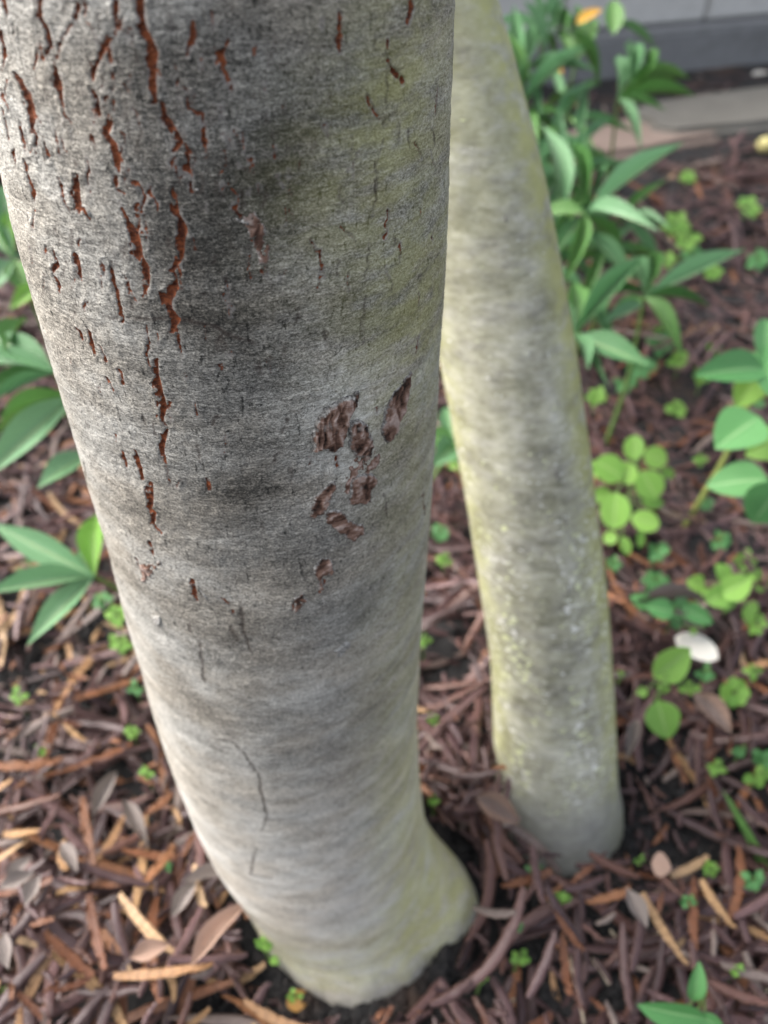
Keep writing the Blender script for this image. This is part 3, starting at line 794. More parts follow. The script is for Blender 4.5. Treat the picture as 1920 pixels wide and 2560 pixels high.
HX0, HY0, HS = -1.0, .02, .004
HN, HM = 575, 520
hxx, hyy = np.meshgrid(HX0 + np.arange(HN) * HS, HY0 + np.arange(HM) * HS)
HMAP = g_height(hxx, hyy).astype(float)
def clear_of_trunks(x, y, m=.012):
    d1 = np.hypot(x + .022, y - .222) - .075
    d1b = np.hypot(x - .030, y - .222) - .038
    d2 = np.hypot(x - .142, y - .292) - .051
    return np.minimum(np.minimum(d1, d1b), d2) > m
def drop(x, y, ang, L, thick, settle=.0):
    """rest a stiff strip on what already lies there; returns centre z and pitch, None when it would hit a trunk"""
    k = 15; t = np.linspace(-.5, .5, k) * L
    px = x + np.cos(ang) * t; py = y + np.sin(ang) * t
    if not clear_of_trunks(px, py, .002).all(): return None
    ix = ((px - HX0) / HS).astype(int); iy = ((py - HY0) / HS).astype(int)
    if (ix < 1).any() or (iy < 1).any() or (ix >= HN - 1).any() or (iy >= HM - 1).any():
        zz = g_height(px, py)
        return float(zz.max()) + thick * .5, 0.
    h = HMAP[iy, ix]
    a = np.argmax(h[:k // 2]); b = k // 2 + 1 + np.argmax(h[k // 2 + 1:])
    sl = (h[b] - h[a]) / (t[b] - t[a]); sl = float(np.clip(sl, -.45, .45))
    off = float((h - sl * t).max()) - settle
    zl = off + sl * t
    for q in (-1, 0, 1):
        for w in (-1, 0, 1):
            HMAP[iy + q, ix + w] = np.maximum(HMAP[iy + q, ix + w], zl + thick * .8)
    return off + thick * .5, math.atan(sl)

BARE = [(1420, 2210, 190, 75), (1600, 1990, 90, 120), (1640, 2050, 130, 110), (1330, 2440, 150, 80), (930, 2500, 230, 110), (30, 1760, 110, 110), (480, 2080, 70, 90), (620, 2420, 80, 90), (1120, 2500, 120, 70), (1490,2430,80,90)]
bare_w = []
for (u, v, ru, rv) in BARE:
    p = ground_hit(u, v); q = ground_hit(u + ru, v)
    w = ground_hit(u, max(v - rv, 0))
    bare_w.append((p[0], p[1], abs(q[0] - p[0]) + .005, abs(w[1] - p[1]) + .005))
def bare(x, y):
    return sum(math.exp(-((x - a) / c) ** 2 - ((y - b) / d) ** 2) for a, b, c, d in bare_w)
PODS = []      # (kind, variant, x, y, z, yaw, pitch, roll, order)
def add_pod(kd, j, x, y, ang, scale=1., settle=.0, must=False):
    L = VAR[kd][j][1] * scale
    r = drop(x, y, ang, L * .96, .0030, settle)
    if r is None: return
    PODS.append((kd, j, x, y, r[0], ang, r[1], random.gauss(0, .2), scale, must))
r2 = random.Random(11)
def pick_kind(x, y):
    q = r2.random()
    if x < -.05 and y < .55: th = (.68, .83, .92)
    else: th = (.84, .935, .955)
    return KINDS[0] if q < th[0] else KINDS[1] if q < th[1] else KINDS[2] if q < th[2] else KINDS[3]
n_try = 0
spots = []
while len(spots) < 6000:
    y = .03 + 1.5 * r2.random() ** .85; hw = .25 + .62 * y
    x = r2.uniform(-hw, hw)
    n_try += 1
    if r2.random() < .93 * min(1, bare(x, y)): continue
    if x > .25 and .55 < y < .9 and r2.random() < .25: continue
    spots.append((x, y))
while len(spots) < 8600:
    y = 1.5 + 1.55 * r2.random(); x = r2.uniform(-.7 - .2 * y, .35 + .62 * y)
    spots.append((x, y))
def in_wall(x, y):
    q = Vector((x - pa[0], y - pa[1], 0)); nrm = Vector((-wd.y, wd.x, 0))
    return q.dot(nrm) > -.05
def on_slab(x, y):
    for s_ in SLABS:
        if math.hypot(x - s_.location.x, (y - s_.location.y) * 2) < .24: return True
    return False
for _ in range(230):       # short broken pods packed round the trunk feet
    a = r2.uniform(0, 2 * math.pi); q = r2.random()
    cx, cy, rd = ((-.022, .222, .078) if q < .55 else (.142, .292, .054) if q < .72 else (.08, .27, .0))
    d = rd + abs(r2.gauss(.012, .022)); x = cx + d * math.cos(a); y = cy + d * math.sin(a)
    if y > .03: add_pod(pick_kind(x, y), r2.choice((1, 3)), x, y, a + math.pi / 2 + r2.gauss(0, .7), r2.uniform(.35, .7), settle=r2.uniform(0, .002))
for (x, y) in spots:
    if in_wall(x, y) or (on_slab(x, y) and r2.random() < .72): continue
    add_pod(pick_kind(x, y), r2.randrange(5), x, y, r2.uniform(0, 2 * math.pi), r2.uniform(.78, 1.1), settle=r2.uniform(.001, .006))
for _ in range(2600):      # splinters and broken bits between the pods
    y = .04 + 1.0 * r2.random(); x = r2.uniform(-.2 - .6 * y, .2 + .6 * y)
    add_pod(pick_kind(x, y), 3, x, y, r2.uniform(0, 6.28), r2.uniform(.12, .42), settle=r2.uniform(0, .003))
# pods that stand out in the photo, laid last
def c6(x0, y0, x1, y1): return (1000 + x0 / 1.803, 2000 + y0 / 1.803, 1000 + x1 / 1.803, 2000 + y1 / 1.803)
def c7(x0, y0, x1, y1): return (x0 / 2.074, 2000 + y0 / 2.074, x1 / 2.074, 2000 + y1 / 2.074)
P_, O_, T_, G_ = KINDS
SHOWN = [(c6(160,40,210,190),T_),(c6(215,100,400,120),P_),(c6(370,110,410,540),P_),(c6(290,160,345,430),P_),(c6(410,570,660,440),O_),(c6(545,340,580,640),P_),(c6(580,560,760,780),P_),
 (c6(640,680,750,800),O_),(c6(270,1010,560,580),P_),(c6(540,1010,650,740),P_),(c6(650,750,700,1010),O_),(c6(725,800,740,1050),P_),(c6(790,360,1050,430),P_),(c6(800,570,990,510),O_),
 (c6(930,640,1000,1010),P_),(c6(1000,860,1050,540),P_),(c6(1030,510,1210,840),T_),(c6(1100,400,1240,530),P_),(c6(1260,430,1250,760),O_),(c6(1230,750,1300,920),P_),(c6(1280,450,1410,690),T_),
 (c6(1460,620,1520,260),O_),(c6(1430,90,1590,330),P_),(c6(1360,0,1410,200),P_),(c6(1420,650,1659,490),P_),(c6(1380,820,1650,880),G_),(c6(1330,890,1590,1000),P_),(c6(130,1010,300,910),P_),
 (c6(1180,420,1380,290),T_),(c6(300,600,480,670),G_),(c6(240,190,330,380),O_),(c6(700,520,880,450),P_),(c6(1500,480,1659,400),P_),(c6(1560,560,1659,700),P_),
 (c7(0,60,430,10),O_),(c7(0,200,200,110),T_),(c7(490,110,545,450),O_),(c7(580,440,690,130),T_),(c7(780,160,920,20),O_),(c7(600,430,870,210),P_),(c7(0,490,290,390),T_),(c7(120,340,360,380),T_),
 (c7(430,370,470,590),T_),(c7(690,390,950,390),O_),(c7(820,620,970,330),O_),(c7(1040,450,1100,680),T_),(c7(540,560,860,620),P_),(c7(580,680,700,1110),O_),(c7(720,680,990,990),T_),
 (c7(970,1150,1130,700),P_),(c7(990,1050,1350,990),P_),(c7(740,1130,1200,1080),T_),(c7(0,720,480,700),P_),(c7(180,760,490,720),O_),(c7(60,650,370,490),P_),(c7(370,430,440,180),P_),
 (c7(200,1130,490,760),P_),(c7(430,940,640,1120),O_),(c7(700,730,770,1000),P_),(c7(80,1080,220,840),P_),(c7(0,300,440,200),P_),(c7(440,330,560,450),P_),(c7(350,780,430,900),P_)]
for (u0, v0, u1, v1), kd in SHOWN:
    a = ground_hit(u0, v0, .008); b = ground_hit(u1, v1, .008)
    L = math.hypot(b[0] - a[0], b[1] - a[1]); j = min(range(5), key=lambda q: abs(VAR[kd][q][1] - L))
    add_pod(kd, j, (a[0] + b[0]) / 2, (a[1] + b[1]) / 2, math.atan2(b[1] - a[1], b[0] - a[0]), float(np.clip(L / VAR[kd][j][1], .5, 1.5)), 0., True)

# the ones that show largest become objects of their own
def shown(p):
    kd, j, x, y, z, yaw, pi_, ro, sc, must = p
    if must: return 1e9
    if sc < .45: return -1
    u, v, d = project(np.array([x, y, z]))
    if not (-40 < u < 1960 and -20 < v < 2600): return -1
    ix, iy = int((x - HX0) / HS), int((y - HY0) / HS)
    if not (0 <= ix < HN and 0 <= iy < HM) or HMAP[iy, ix] > z + .006: return -1
    # behind a trunk
    for t in (t1, t2):
        k = t.k; zz = z + (CAM_H - z) * np.linspace(.05, .6, 12); f = (zz - z) / (CAM_H - z)
        lx = x * (1 - f); ly = y * (1 - f)
        if (np.hypot(lx - np.interp(zz, k[:, 0], k[:, 1]), ly - np.interp(zz, k[:, 0], k[:, 2])) < np.interp(zz, k[:, 0], k[:, 3])).any(): return -1
    return sc * VAR[kd][j][1] / d
score = [shown(p) for p in PODS]
order = sorted(range(len(PODS)), key=lambda i: -score[i])
single = set(i for i in order[:300] if score[i] > 0)
LABELS = {'pod_purple': 'dry purplish brown seed pod', 'pod_orange': 'split orange-brown seed pod half',
          'pod_tan': 'pale tan open seed pod half', 'pod_grey': 'weathered grey-brown seed pod'}
def where(x, y):
    spots_ = [((-.022, .222), .17, 'close to the foot of the thick trunk'), ((.142, .292), .15, 'close to the foot of the slim leaning trunk'), ((-.20, .47), .13, 'below the low glaucous rosette'),
              ((.335, .62), .13, 'below the broad-leaved plant'), ((.25, .50), .13, 'near the oval-leaved seedling and white petal'), ((.22, .75), .16, 'under the glaucous shrub')]
    best = min(spots_, key=lambda q: math.hypot(x - q[0][0], y - q[0][1]) / q[1])
    return best[2] if math.hypot(x - best[0][0], y - best[0][1]) < best[1] else 'in the open litter away from the trunks'
GROUPS = {'pod_purple': 'purplish seed pods', 'pod_orange': 'orange-brown pod halves', 'pod_tan': 'tan pod halves', 'pod_grey': 'weathered grey pods'}
sv, sf, suv, srnd, smat = [], [], [], [], []
off = 0
for i, p in enumerate(PODS):
    kd, j, x, y, z, yaw, pi_, ro, sc, must = p
    (me, v, f, uv), L = VAR[kd][j]
    mtx = Matrix.Translation((x, y, z)) @ Matrix.Rotation(yaw, 4, 'Z') @ Matrix.Rotation(-pi_, 4, 'Y') @ Matrix.Rotation(ro, 4, 'X') @ Matrix.Diagonal((sc, 1 if sc > .5 else .45 + .5 * sc, 1, 1))
    if i in single:
        o = obj('seed_pod', me)
        o.matrix_world = mtx
        Lr = L * sc
        tag(o, ('short ' if Lr < .06 else 'long ' if Lr > .09 else '') + LABELS[kd] + ' ' + where(x, y), 'seed pod', GROUPS[kd])
    else:
        A = np.array(mtx)
        sv.append(v @ A[:3, :3].T + A[:3, 3]); sf.append(f + off); suv.append(uv); off += len(v)
        srnd.append(np.full(len(v), random.random())); smat.append(np.full(len(f), KINDS.index(kd)))
me = np_mesh('pod_litter', np.concatenate(sv), np.concatenate(sf), uv=np.concatenate(suv))
for kd in KINDS: me.materials.append(M[kd])
me.polygons.foreach_set('material_index', np.concatenate(smat).astype(np.int32))
attr(me, 'rnd', np.concatenate(srnd))
o = obj('pod_litter', me); o['kind'] = 'stuff'
tag(o, 'deep brown carpet of fallen seed pods covering the garden bed', 'litter')

# soil crumbs
ico = bmesh.new(); bmesh.ops.create_icosphere(ico, subdivisions=1, radius=1)
iv = np.array([v.co[:] for v in ico.verts]); fi = np.array([[v.index for v in f.verts] for f in ico.faces]); ico.free()
cv_, cf_ = [], []; off = 0
for _ in range(6400):
    if r2.random() < .6:
        a, b, c, d = bare_w[r2.randrange(len(bare_w))]; x = r2.gauss(a, c * .8); y = r2.gauss(b, d * .8)
    else:
        y = r2.uniform(.05, .8); x = r2.uniform(-.5, .6)
    if _ % 6 == 0:
        a = r2.uniform(0, 6.28); q = .074 + abs(r2.gauss(0, .008)); x = -.022 + q * math.cos(a); y = .222 + q * math.sin(a)
    if y < .03 or not clear_of_trunks(np.array([x]), np.array([y]), -.006)[0]: continue
    s_ = r2.uniform(.0012, .0045) * (1.5 if r2.random() < .1 else 1)
    z = float(g_height(x, y))
    q = iv * s_ * np.array([r2.uniform(.7, 1.3), r2.uniform(.7, 1.3), r2.uniform(.6, 1)]) * rng.uniform(.75, 1.2, (len(iv), 1))
    cv_.append(q + np.array([x, y, z + s_ * .3])); cf_.append(fi + off); off += len(iv)
o = obj('soil_crumbs', np_mesh('soil_crumbs', np.concatenate(cv_), np.concatenate(cf_), smooth=False), M['soil']); o['kind'] = 'stuff'
tag(o, 'black crumbs of humus scattered over the bare soil', 'soil')

# ------------------------------------------------------------------ leaves and plants
SHAPES = {'lance': lance(12, 4, .35, .16, 1.15, .42), 'lance_flat': lance(12, 4, .25, .05, 1.15, .45), 'lance_droop': lance(14, 4, .35, .42, 1.1, .45),
          'ovate': lance(10, 6, .22, .12, .72, .38), 'round': lance(10, 6, .10, .06, .52, .5), 'dry': lance(12, 4, .5, -.06, 1.0, .45, 1.), 'blade': lance(14, 2, .3, .5, .5, .3)}
LM = {}
def leaf_me(shape, mat):
    if (shape, mat) not in LM:
        v, f, uv = SHAPES[shape]
        me = np_mesh('leaf', v, f, uv=uv); me.materials.append(M[mat]); LM[(shape, mat)] = me
    return LM[(shape, mat)]
def leaf(parent, a, b, width, shape, mat, roll=0., name='leaf', up=(0, -.25, 1)):
    a = Vector(a); b = Vector(b); L = (b - a).length
    if L < 1e-5: return
    x = (b - a) / L; n = Vector(up).normalized()
    y = n.cross(x)
    if y.length < .15: y = Vector((1, 0, 0)).cross(x)
    y.normalize(); z = x.cross(y)
    v0 = SHAPES[shape][0]; dr = -float(v0[-1, 2])                   # the unit leaf droops: aim so the tip still lands on b
    m = Matrix((x, y, z)).transposed().to_4x4() @ Matrix.Rotation(roll, 4, 'X') @ Matrix.Rotation(-math.atan(dr), 4, 'Y') @ Matrix.Diagonal((L / math.hypot(1, dr), width, L / math.hypot(1, dr) if shape != 'round' else L, 1))
    m = Matrix.Translation(a) @ m
    o = obj(name, leaf_me(shape, mat))
    if parent is not None:
        o.parent = parent; o.matrix_local = Matrix.Translation(-parent.location) @ m
    else: o.matrix_world = m
    return o
def px(x, y): return x * K, y * K
def plant(name, label, cat, foot, nodes, stemr, stem_mat, group=None):
    """foot: (x,y) ground; nodes: list of world points the stem climbs through"""
    z = float(g_height(foot[0], foot[1])) - .004
    e = empty(name, (foot[0], foot[1], z)); tag(e, label, cat, group)
    pts = [np.array([foot[0], foot[1], z - .01])] + [np.array(n) for n in nodes]
    fine = []
    for i in range(len(pts) - 1):
        for t in np.linspace(0, 1, 6, endpoint=False): fine.append(pts[i] * (1 - t) + pts[i + 1] * t)
    fine.append(pts[-1]); fine = np.array(fine)
    for _ in range(2): fine[1:-1] = (fine[:-2] + 2 * fine[1:-1] + fine[2:]) / 4
    v, f = tube(fine, np.linspace(stemr, stemr * .6, len(fine)), 7)
    obj('stem', np_mesh('stem', v - np.array(e.location), f), M[stem_mat], e)
    return e

def whorl_plant(label, node_px, depth, leaves, foot=None, name='leafy_shrub', stem='stem', extra=()):
    """leaves: (tip x, tip y [1659 px], depth change, width m, shape, material)"""
    nd = at(*px(*node_px), depth)
    ft = foot or (nd[0] + random.uniform(-.02, .02), nd[1] + random.uniform(0, .03))
    e = plant(name, label, 'shrub', ft, [nd * .5 + np.array([ft[0], ft[1], 0]) * .5 + np.array([.008, 0, 0]), nd], .0032, stem)
    for L in leaves:
        tx, ty, dd, w, sh, mt = L[:6]
        b0 = nd if len(L) < 7 else at(*px(*L[6]), depth + (L[7] if len(L) > 7 else 0))
        leaf(e, b0, at(*px(tx, ty), depth + dd), w * (.86 if sh.startswith('lance') else 1), sh, mt, roll=random.uniform(-.25, .25), up=(random.uniform(-.2, .2), -.45, 1))
    return e
gl, gr, br, bd = 'leaf_glaucous', 'leaf_green', 'leaf_bright', 'leaf_broad'
# right of the slim trunk
whorl_plant('glaucous shrub rosette with a long pale leaf pointing at the paving stones', (1265,462), .84,
  [(1478,308,.03,.027,'lance_flat',gl),(1425,500,-.06,.024,'lance_droop',gl),(1172,268,.10,.030,'lance',gl,(1215,470),.05),(1232,310,.10,.017,'lance',gr),(1150,470,.02,.028,'lance',gr),
   (1370,610,.0,.022,'lance',gl,(1265,500)),(1215,620,-.02,.02,'lance',gr),(1290,370,.12,.012,'lance',gl),(1195,560,.05,.022,'lance',gl),(1340,585,.06,.02,'lance',gr),(1300,560,.1,.02,'lance',gl)], (.21,.88))
whorl_plant('glaucous shrub shoot with one long leaf stretched over the pod litter', (1392,642), .80,
  [(1612,538,.02,.024,'lance_flat',gl),(1398,548,.10,.020,'lance',gr),(1475,775,-.02,.022,'lance_droop',gr),(1535,665,.02,.014,'lance_droop',gr),(1310,690,.0,.018,'lance',gr),(1360,560,.09,.016,'lance',gl)], (.275,.76))
whorl_plant('glaucous shrub rosette pressed against the slim leaning trunk', (1240,725), .74,
  [(1395,555,.05,.026,'lance',gl),(1405,790,-.03,.030,'lance_flat',gl),(1315,838,-.03,.010,'lance',gl),(1392,655,.03,.016,'lance',gl,(1300,700)),(1240,610,.06,.03,'lance',gr),(1160,650,.05,.03,'lance',gl),(1150,760,0,.03,'lance',gl),(1270,800,-.04,.02,'lance',gl)], (.19,.69))
whorl_plant('dark green shrub branch in front of the concrete wall', (1335,212), 1.12,
  [(1505,208,.03,.022,'lance',gr),(1490,168,.08,.020,'lance',gr),(1395,110,.1,.022,'lance',gr,(1380,200)),(1350,100,.12,.024,'lance',gl,(1355,205)),(1325,130,.1,.018,'lance',gl),(1440,240,-.02,.015,'lance',gr),(1385,330,-.03,.016,'lance',gl)], (.36,1.28))
whorl_plant('tall narrow-leaved shrub between the slim trunk and the wall', (1240,215), 1.02,
  [(1285,95,.02,.020,'lance',gl,(1120,230)),(1290,180,.04,.020,'lance',gl,(1190,285)),(1110,10,.03,.026,'lance',gl,(1112,235)),(1180,120,.05,.024,'lance',gl,(1130,0)),(1295,190,.05,.018,'lance',gr,(1230,60)),
   (1270,190,.03,.016,'lance',gl,(1250,320)),(1320,260,.03,.018,'lance',gl,(1250,325)),(1150,190,.0,.016,'leaf' if 0 else 'lance','leaf_green',(1100,290)),(1180,230,.06,.02,'lance',gr),(1210,300,.03,.02,'lance',gr,(1120,240)),(1260,330,.0,.02,'lance',gr,(1140,290)),
   (1090,60,-.02,.024,'lance',gr,(1130,200)),(1160,330,-.02,.022,'lance',gr,(1140,240)),(1330,390,.05,.02,'lance',gr,(1250,330))], (.19,1.12))
whorl_plant('round-leaved upper shrub shoot with a yellowing leaf under the wall', (1245,130), 1.18,
  [(1325,0,.02,.030,'ovate',gr,(1325,75)),(1415,105,.04,.022,'ovate',gr,(1335,50)),(1200,60,.02,.024,'ovate',gr),(1245,10,.05,.024,'ovate',gr),(1290,40,.02,.03,'ovate',gr),(1195,20,.05,.022,'lance',gr,(1225,75)),(1215,0,.08,.024,'lance',gl,(1190,80)),
   (1300,20,.0,.020,'ovate','leaf_yellow',(1245,52),.0),(1215,160,.0,.014,'ovate','leaf_yellow',(1180,152),.1)], (.24,1.3))
whorl_plant('glaucous shrub leaves showing between the two trunks', (985,960), .82,
  [(930,1010,-.04,.035,'lance',gl),(960,880,.05,.028,'lance',gl),(1040,930,.05,.03,'lance',gl),(900,940,.0,.03,'lance',gr),(1000,1010,-.05,.02,'lance',br)], (.0,.62))
# left edge
whorl_plant('pale glaucous shrub shoot left of the thick trunk', (120,805), .62,
  [(-30,722,.02,.030,'lance_flat',gl),(-60,790,.02,.022,'lance',gl),(-40,880,-.01,.014,'lance',gl),(-40,850,.02,.016,'lance',gr),(60,690,.06,.02,'lance',gr,(10,760))], (-.29,.60), stem='stem_pale')
whorl_plant('long-leaved green shrub shoot hanging left of the thick trunk', (165,850), .66,
  [(-40,1040,-.03,.034,'lance_flat',gl),(30,960,.04,.03,'lance',gr,(160,880)),(80,1055,-.03,.028,'lance_flat',gl,(195,975)),(-10,940,.05,.02,'lance',gr),(140,900,.06,.03,'lance',gr),(230,900,.02,.03,'lance',gr)], (-.24,.64))
whorl_plant('upper glaucous shrub shoot at the left of the thick trunk', (30,560), .78,
  [(-50,480,.02,.03,'lance',gl),(20,450,.03,.02,'lance','leaf_bright'),(60,640,.0,.028,'lance',gr),(-30,640,.0,.03,'lance',gl),(70,560,.02,.03,'lance',gl),(5,400,.06,.03,'lance',gl),(20,670,0,.02,'lance','leaf_bright',(90,615))], (-.40,.80))
whorl_plant('low glaucous rosette of pointed leaves beside the thick trunk', (205,1245), .60,
  [(-20,1130,.01,.026,'lance_flat',gl),(-40,1285,-.01,.022,'lance',gl),(58,1395,-.03,.024,'lance_flat',gl),(207,1110,.06,.024,'lance',br),(120,1180,.05,.018,'lance',gr),(170,1190,.04,.012,'lance',gl),(110,1300,0,.008,'lance',gl)], (-.20,.47))

# denser growth behind the slim trunk: more shoots of the same shrub
fr = random.Random(31)
for k, (nx, ny, dp) in enumerate([(1130,150,1.05),(1170,60,1.22),(1205,390,.98),(1180,540,.92),(1290,560,.98),(1225,250,1.16),(1150,330,1.0),(1110,420,.95),(1260,640,.86),(1345,470,1.02)]):
    lv = []
    n = fr.randint(5, 8)
    for q in range(n):
        a = 2 * math.pi * q / n + fr.uniform(-.3, .3); ln = fr.uniform(110, 185) / dp
        lv.append((nx + math.cos(a) * ln, ny - math.sin(a) * ln * .85, fr.uniform(-.05, .06), fr.uniform(.015, .020), fr.choice(['lance', 'lance', 'lance_droop', 'lance_flat']), fr.choice([gl, gl, gl, gr])))
    whorl_plant('leafy shoot of narrow green leaves in the shrub clump behind the slim trunk', (nx, ny), dp, lv)
for o in list(COL.objects):
    if o.get('label') == 'leafy shoot of narrow green leaves in the shrub clump behind the slim trunk': o['group'] = 'shrub shoots behind the slim trunk'

def litter(x, y):
    ix, iy = int((x - HX0) / HS), int((y - HY0) / HS)
    if not (2 < ix < HN - 3 and 2 < iy < HM - 3): return .006
    return float(np.clip(np.percentile(HMAP[iy-2:iy+3, ix-2:ix+3], 75) - g_base(x, y), 0, .03))
def herb(label, foot_px, lift, leaves, mat, shape, group=None, name='weed_seedling', stem='stem', cat='seedling'):
    """leaves: (cx, cy, half length px, half width px, angle deg, height m) in 1659 px"""
    ft = ground_hit(*px(*foot_px))
    lh = litter(ft[0], ft[1]); ft = ground_hit(*px(*foot_px), lh); ft[2] -= lh
    top = np.array([ft[0], ft[1], ft[2] + lift + lh])
    e = plant(name, label, cat, (ft[0], ft[1]), [top], .0013, stem, group)
    for (cx, cy, hl, hw, an, hz) in leaves:
        c = ground_hit(*px(cx, cy), hz + lh); d = float((c - CAM) @ FW)
        ca, sa = math.cos(R(an)), math.sin(R(an))
        a = at(*px(cx - ca * hl, cy + sa * hl), d); b = at(*px(cx + ca * hl, cy - sa * hl), d)
        a[2] += random.uniform(-.002, .002)
        leaf(e, a, b, 2 * hw * K * d / F * 1.1, shape, mat, roll=random.uniform(-.2, .2), up=(random.uniform(-.15, .15), -.8, 1))
        st = np.array([a, a * .45 + top * .55 - np.array([0, 0, .002]), top])
        v, f = tube(st, [.0006, .0007, .0009], 5)
        obj('stalk', np_mesh('stalk', v - np.array(e.location), f), M[stem], e)
    return e
def c4(x, y, hl, hw, an, hz): return ((1400 + x / 3.19) / K, (900 + y / 3.19) / K, hl / 3.19 / K, hw / 3.19 / K, an, hz)
def c5(x, y, hl, hw, an, hz): return ((1400 + x / 3.19) / K, (1450 + y / 3.19) / K, hl / 3.19 / K, hw / 3.19 / K, an, hz)
herb('bright green seedling with many rounded leaves right of the slim trunk', (1350,1075), .05,
  [c4(590,700,105,75,85,.055), c4(760,780,100,85,-20,.05), c4(390,870,130,115,150,.06), c4(530,900,95,90,220,.055), c4(710,1000,125,110,-60,.05), c4(440,1200,155,110,-95,.04), c4(680,1290,120,85,-10,.035),
   c4(740,1140,90,45,0,.03), c4(400,1420,60,50,200,.02), c4(520,1480,80,45,-70,.02), c4(640,1420,80,35,-95,.02), c4(330,1080,80,60,190,.04), c4(860,900,60,40,-30,.03)], 'leaf_bright', 'round')
herb('seedling with two large oval light green leaves beside the slim trunk', (1420,1495), .035,
  [c5(890,660,190,130,38,.04), c5(820,1110,165,125,-75,.035), c5(650,890,50,40,200,.025)], 'leaf_bright', 'ovate')
herb('serrated mint-like weed above the fallen white petal', (1455,1330), .03,
  [c5(640,170,90,60,150,.03), c5(790,230,120,80,170,.035), c5(1090,270,150,70,-30,.025), c5(930,330,70,55,-80,.02), c5(720,70,70,60,100,.03), c5(960,190,80,70,80,.03)], bd, 'ovate')
herb('leafy weed with broad green leaves under the big-leaved plant', (1580,1290), .035,
  [c5(1250,130,110,90,200,.035), c5(1400,60,150,100,30,.04), c5(1080,20,75,70,170,.035), c5(1530,230,60,55,-40,.02), c5(1500,290,80,50,-60,.015), c4(1290,1690,80,70,130,.04), c5(1330,170,90,70,-100,.03)], 'leaf_bright', 'ovate')
herb('tight cluster of tiny yellow-green round leaves on the pods', (1583,1505), .016,
  [c5(1390 + 75 * math.cos(k * .9), 900 + 70 * math.sin(k * .9), 55, 45, k * 52, .012 + .004 * (k % 3)) for k in range(8)], 'leaf_bright', 'round')
herb('three-leaved sapling with a toothed dark leaf at the edge of the bare soil', (1495,2165), .03,
  [((1000+1335/1.803)/K, (2000+815/1.803)/K, 90/1.803/K, 38/1.803/K, 82, .04), ((1000+1220/1.803)/K, (2000+955/1.803)/K, 155/1.803/K, 62/1.803/K, 168, .035), ((1000+1400/1.803)/K, (2000+1000/1.803)/K, 70/1.803/K, 35/1.803/K, -30, .03)], bd, 'ovate')
e = whorl_plant('broad-leaved green plant with pale stem at the right of the bed', (1650,795), .70,
  [(1500,812,-.02,.034,'ovate',bd),(1545,970,-.05,.044,'ovate',bd,(1640,900),-.04),(1655,690,.05,.034,'ovate',bd),(1590,880,.02,.03,'ovate',br),(1760,760,.02,.04,'ovate',bd),(1720,900,-.03,.04,'ovate',bd),
   (1610,985,-.02,.03,'ovate',br,(1700,940),-.03),(1525,1050,-.04,.034,'ovate',bd,(1660,1035),-.06),(1625,1130,-.05,.05,'ovate',bd,(1690,1040),-.07),(1600,760,.05,.03,'ovate',bd)], (.335,.62), name='broadleaf_plant', stem='stem_pale')
e['category'] = 'plant'

SEED = [(1333,2172,16),(1399,2250,20),(1291,2316,14),(1297,2394,18),(1202,2449,12),(1721,2255,16),(1776,2172,16),(1882,2200,24),(1843,2427,14),(310,2390,18),(415,2165,12),(20,2480,12),(45,1740,18),(70,1420,20),(330,1830,14),
        (1895,1940,26),(1790,1920,18),(1850,1880,14),(1880,1680,20),(1910,1900,24),(1700,1545,16),(1860,1400,26),(1840,1480,22),(1900,1450,24),(1890,1560,20),(1690,560,26),(1720,600,22),(1870,520,24),(1730,640,24),(1670,650,20),
        (1780,680,18),(1650,860,24),(1700,900,22),(1600,920,26),(1560,960,20),(1630,820,20),(1490,990,20),(1755,940,18),(1100,1330,18),(1110,1400,14),(1080,1800,18),(1085,2000,12),(1060,1600,14),(1150,1160,20),
        (1600,2150,10),(1750,1150,14),(1660,1720,12),(1550,1690,10),(300,1610,22),(340,1720,16),(255,1500,18),(290,1540,22),(365,1930,14),(700,2390,20),(660,2360,16),(735,2490,14),(100,1880,10),(1800,1350,20),(1760,1260,16)]
for _ in range(18):
    SEED.append((fr.uniform(1480, 1915), fr.uniform(880, 1760) if fr.random() < .75 else fr.uniform(430, 900), fr.uniform(12, 26)))
for (u, v, s_) in SEED:
    k = random.randint(4, 7); lv = []
    for q in range(k):
        a = 360 * q / k + random.uniform(-20, 20); rr_ = s_ * random.uniform(.6, 1.1)
        lv.append((u / K + math.cos(R(a)) * rr_ / K, v / K - math.sin(R(a)) * rr_ / K * .8, s_ * .62 / K, s_ * random.uniform(.40, .52) / K, a, random.uniform(.006, .018)))
    gp = ground_hit(u, v)
    herb('tiny green weed seedling sprouting ' + where(gp[0], gp[1]), (u / K, v / K + 2), .012, lv, random.choice(['leaf_bright', 'leaf_bright', bd]), random.choice(['round', 'ovate', 'ovate']), 'tiny weed seedlings')

# grass blade
p0 = ground_hit(*px(1655, 1880)); p1 = at(*px(1560, 1705), .60)
b = leaf(None, p0 - np.array([0, 0, .003]), p1, .007, 'blade', 'leaf_green', name='grass_blade', up=(0, -1, .6))
tag(b, 'single arching green grass blade beside the slim trunk', 'grass')

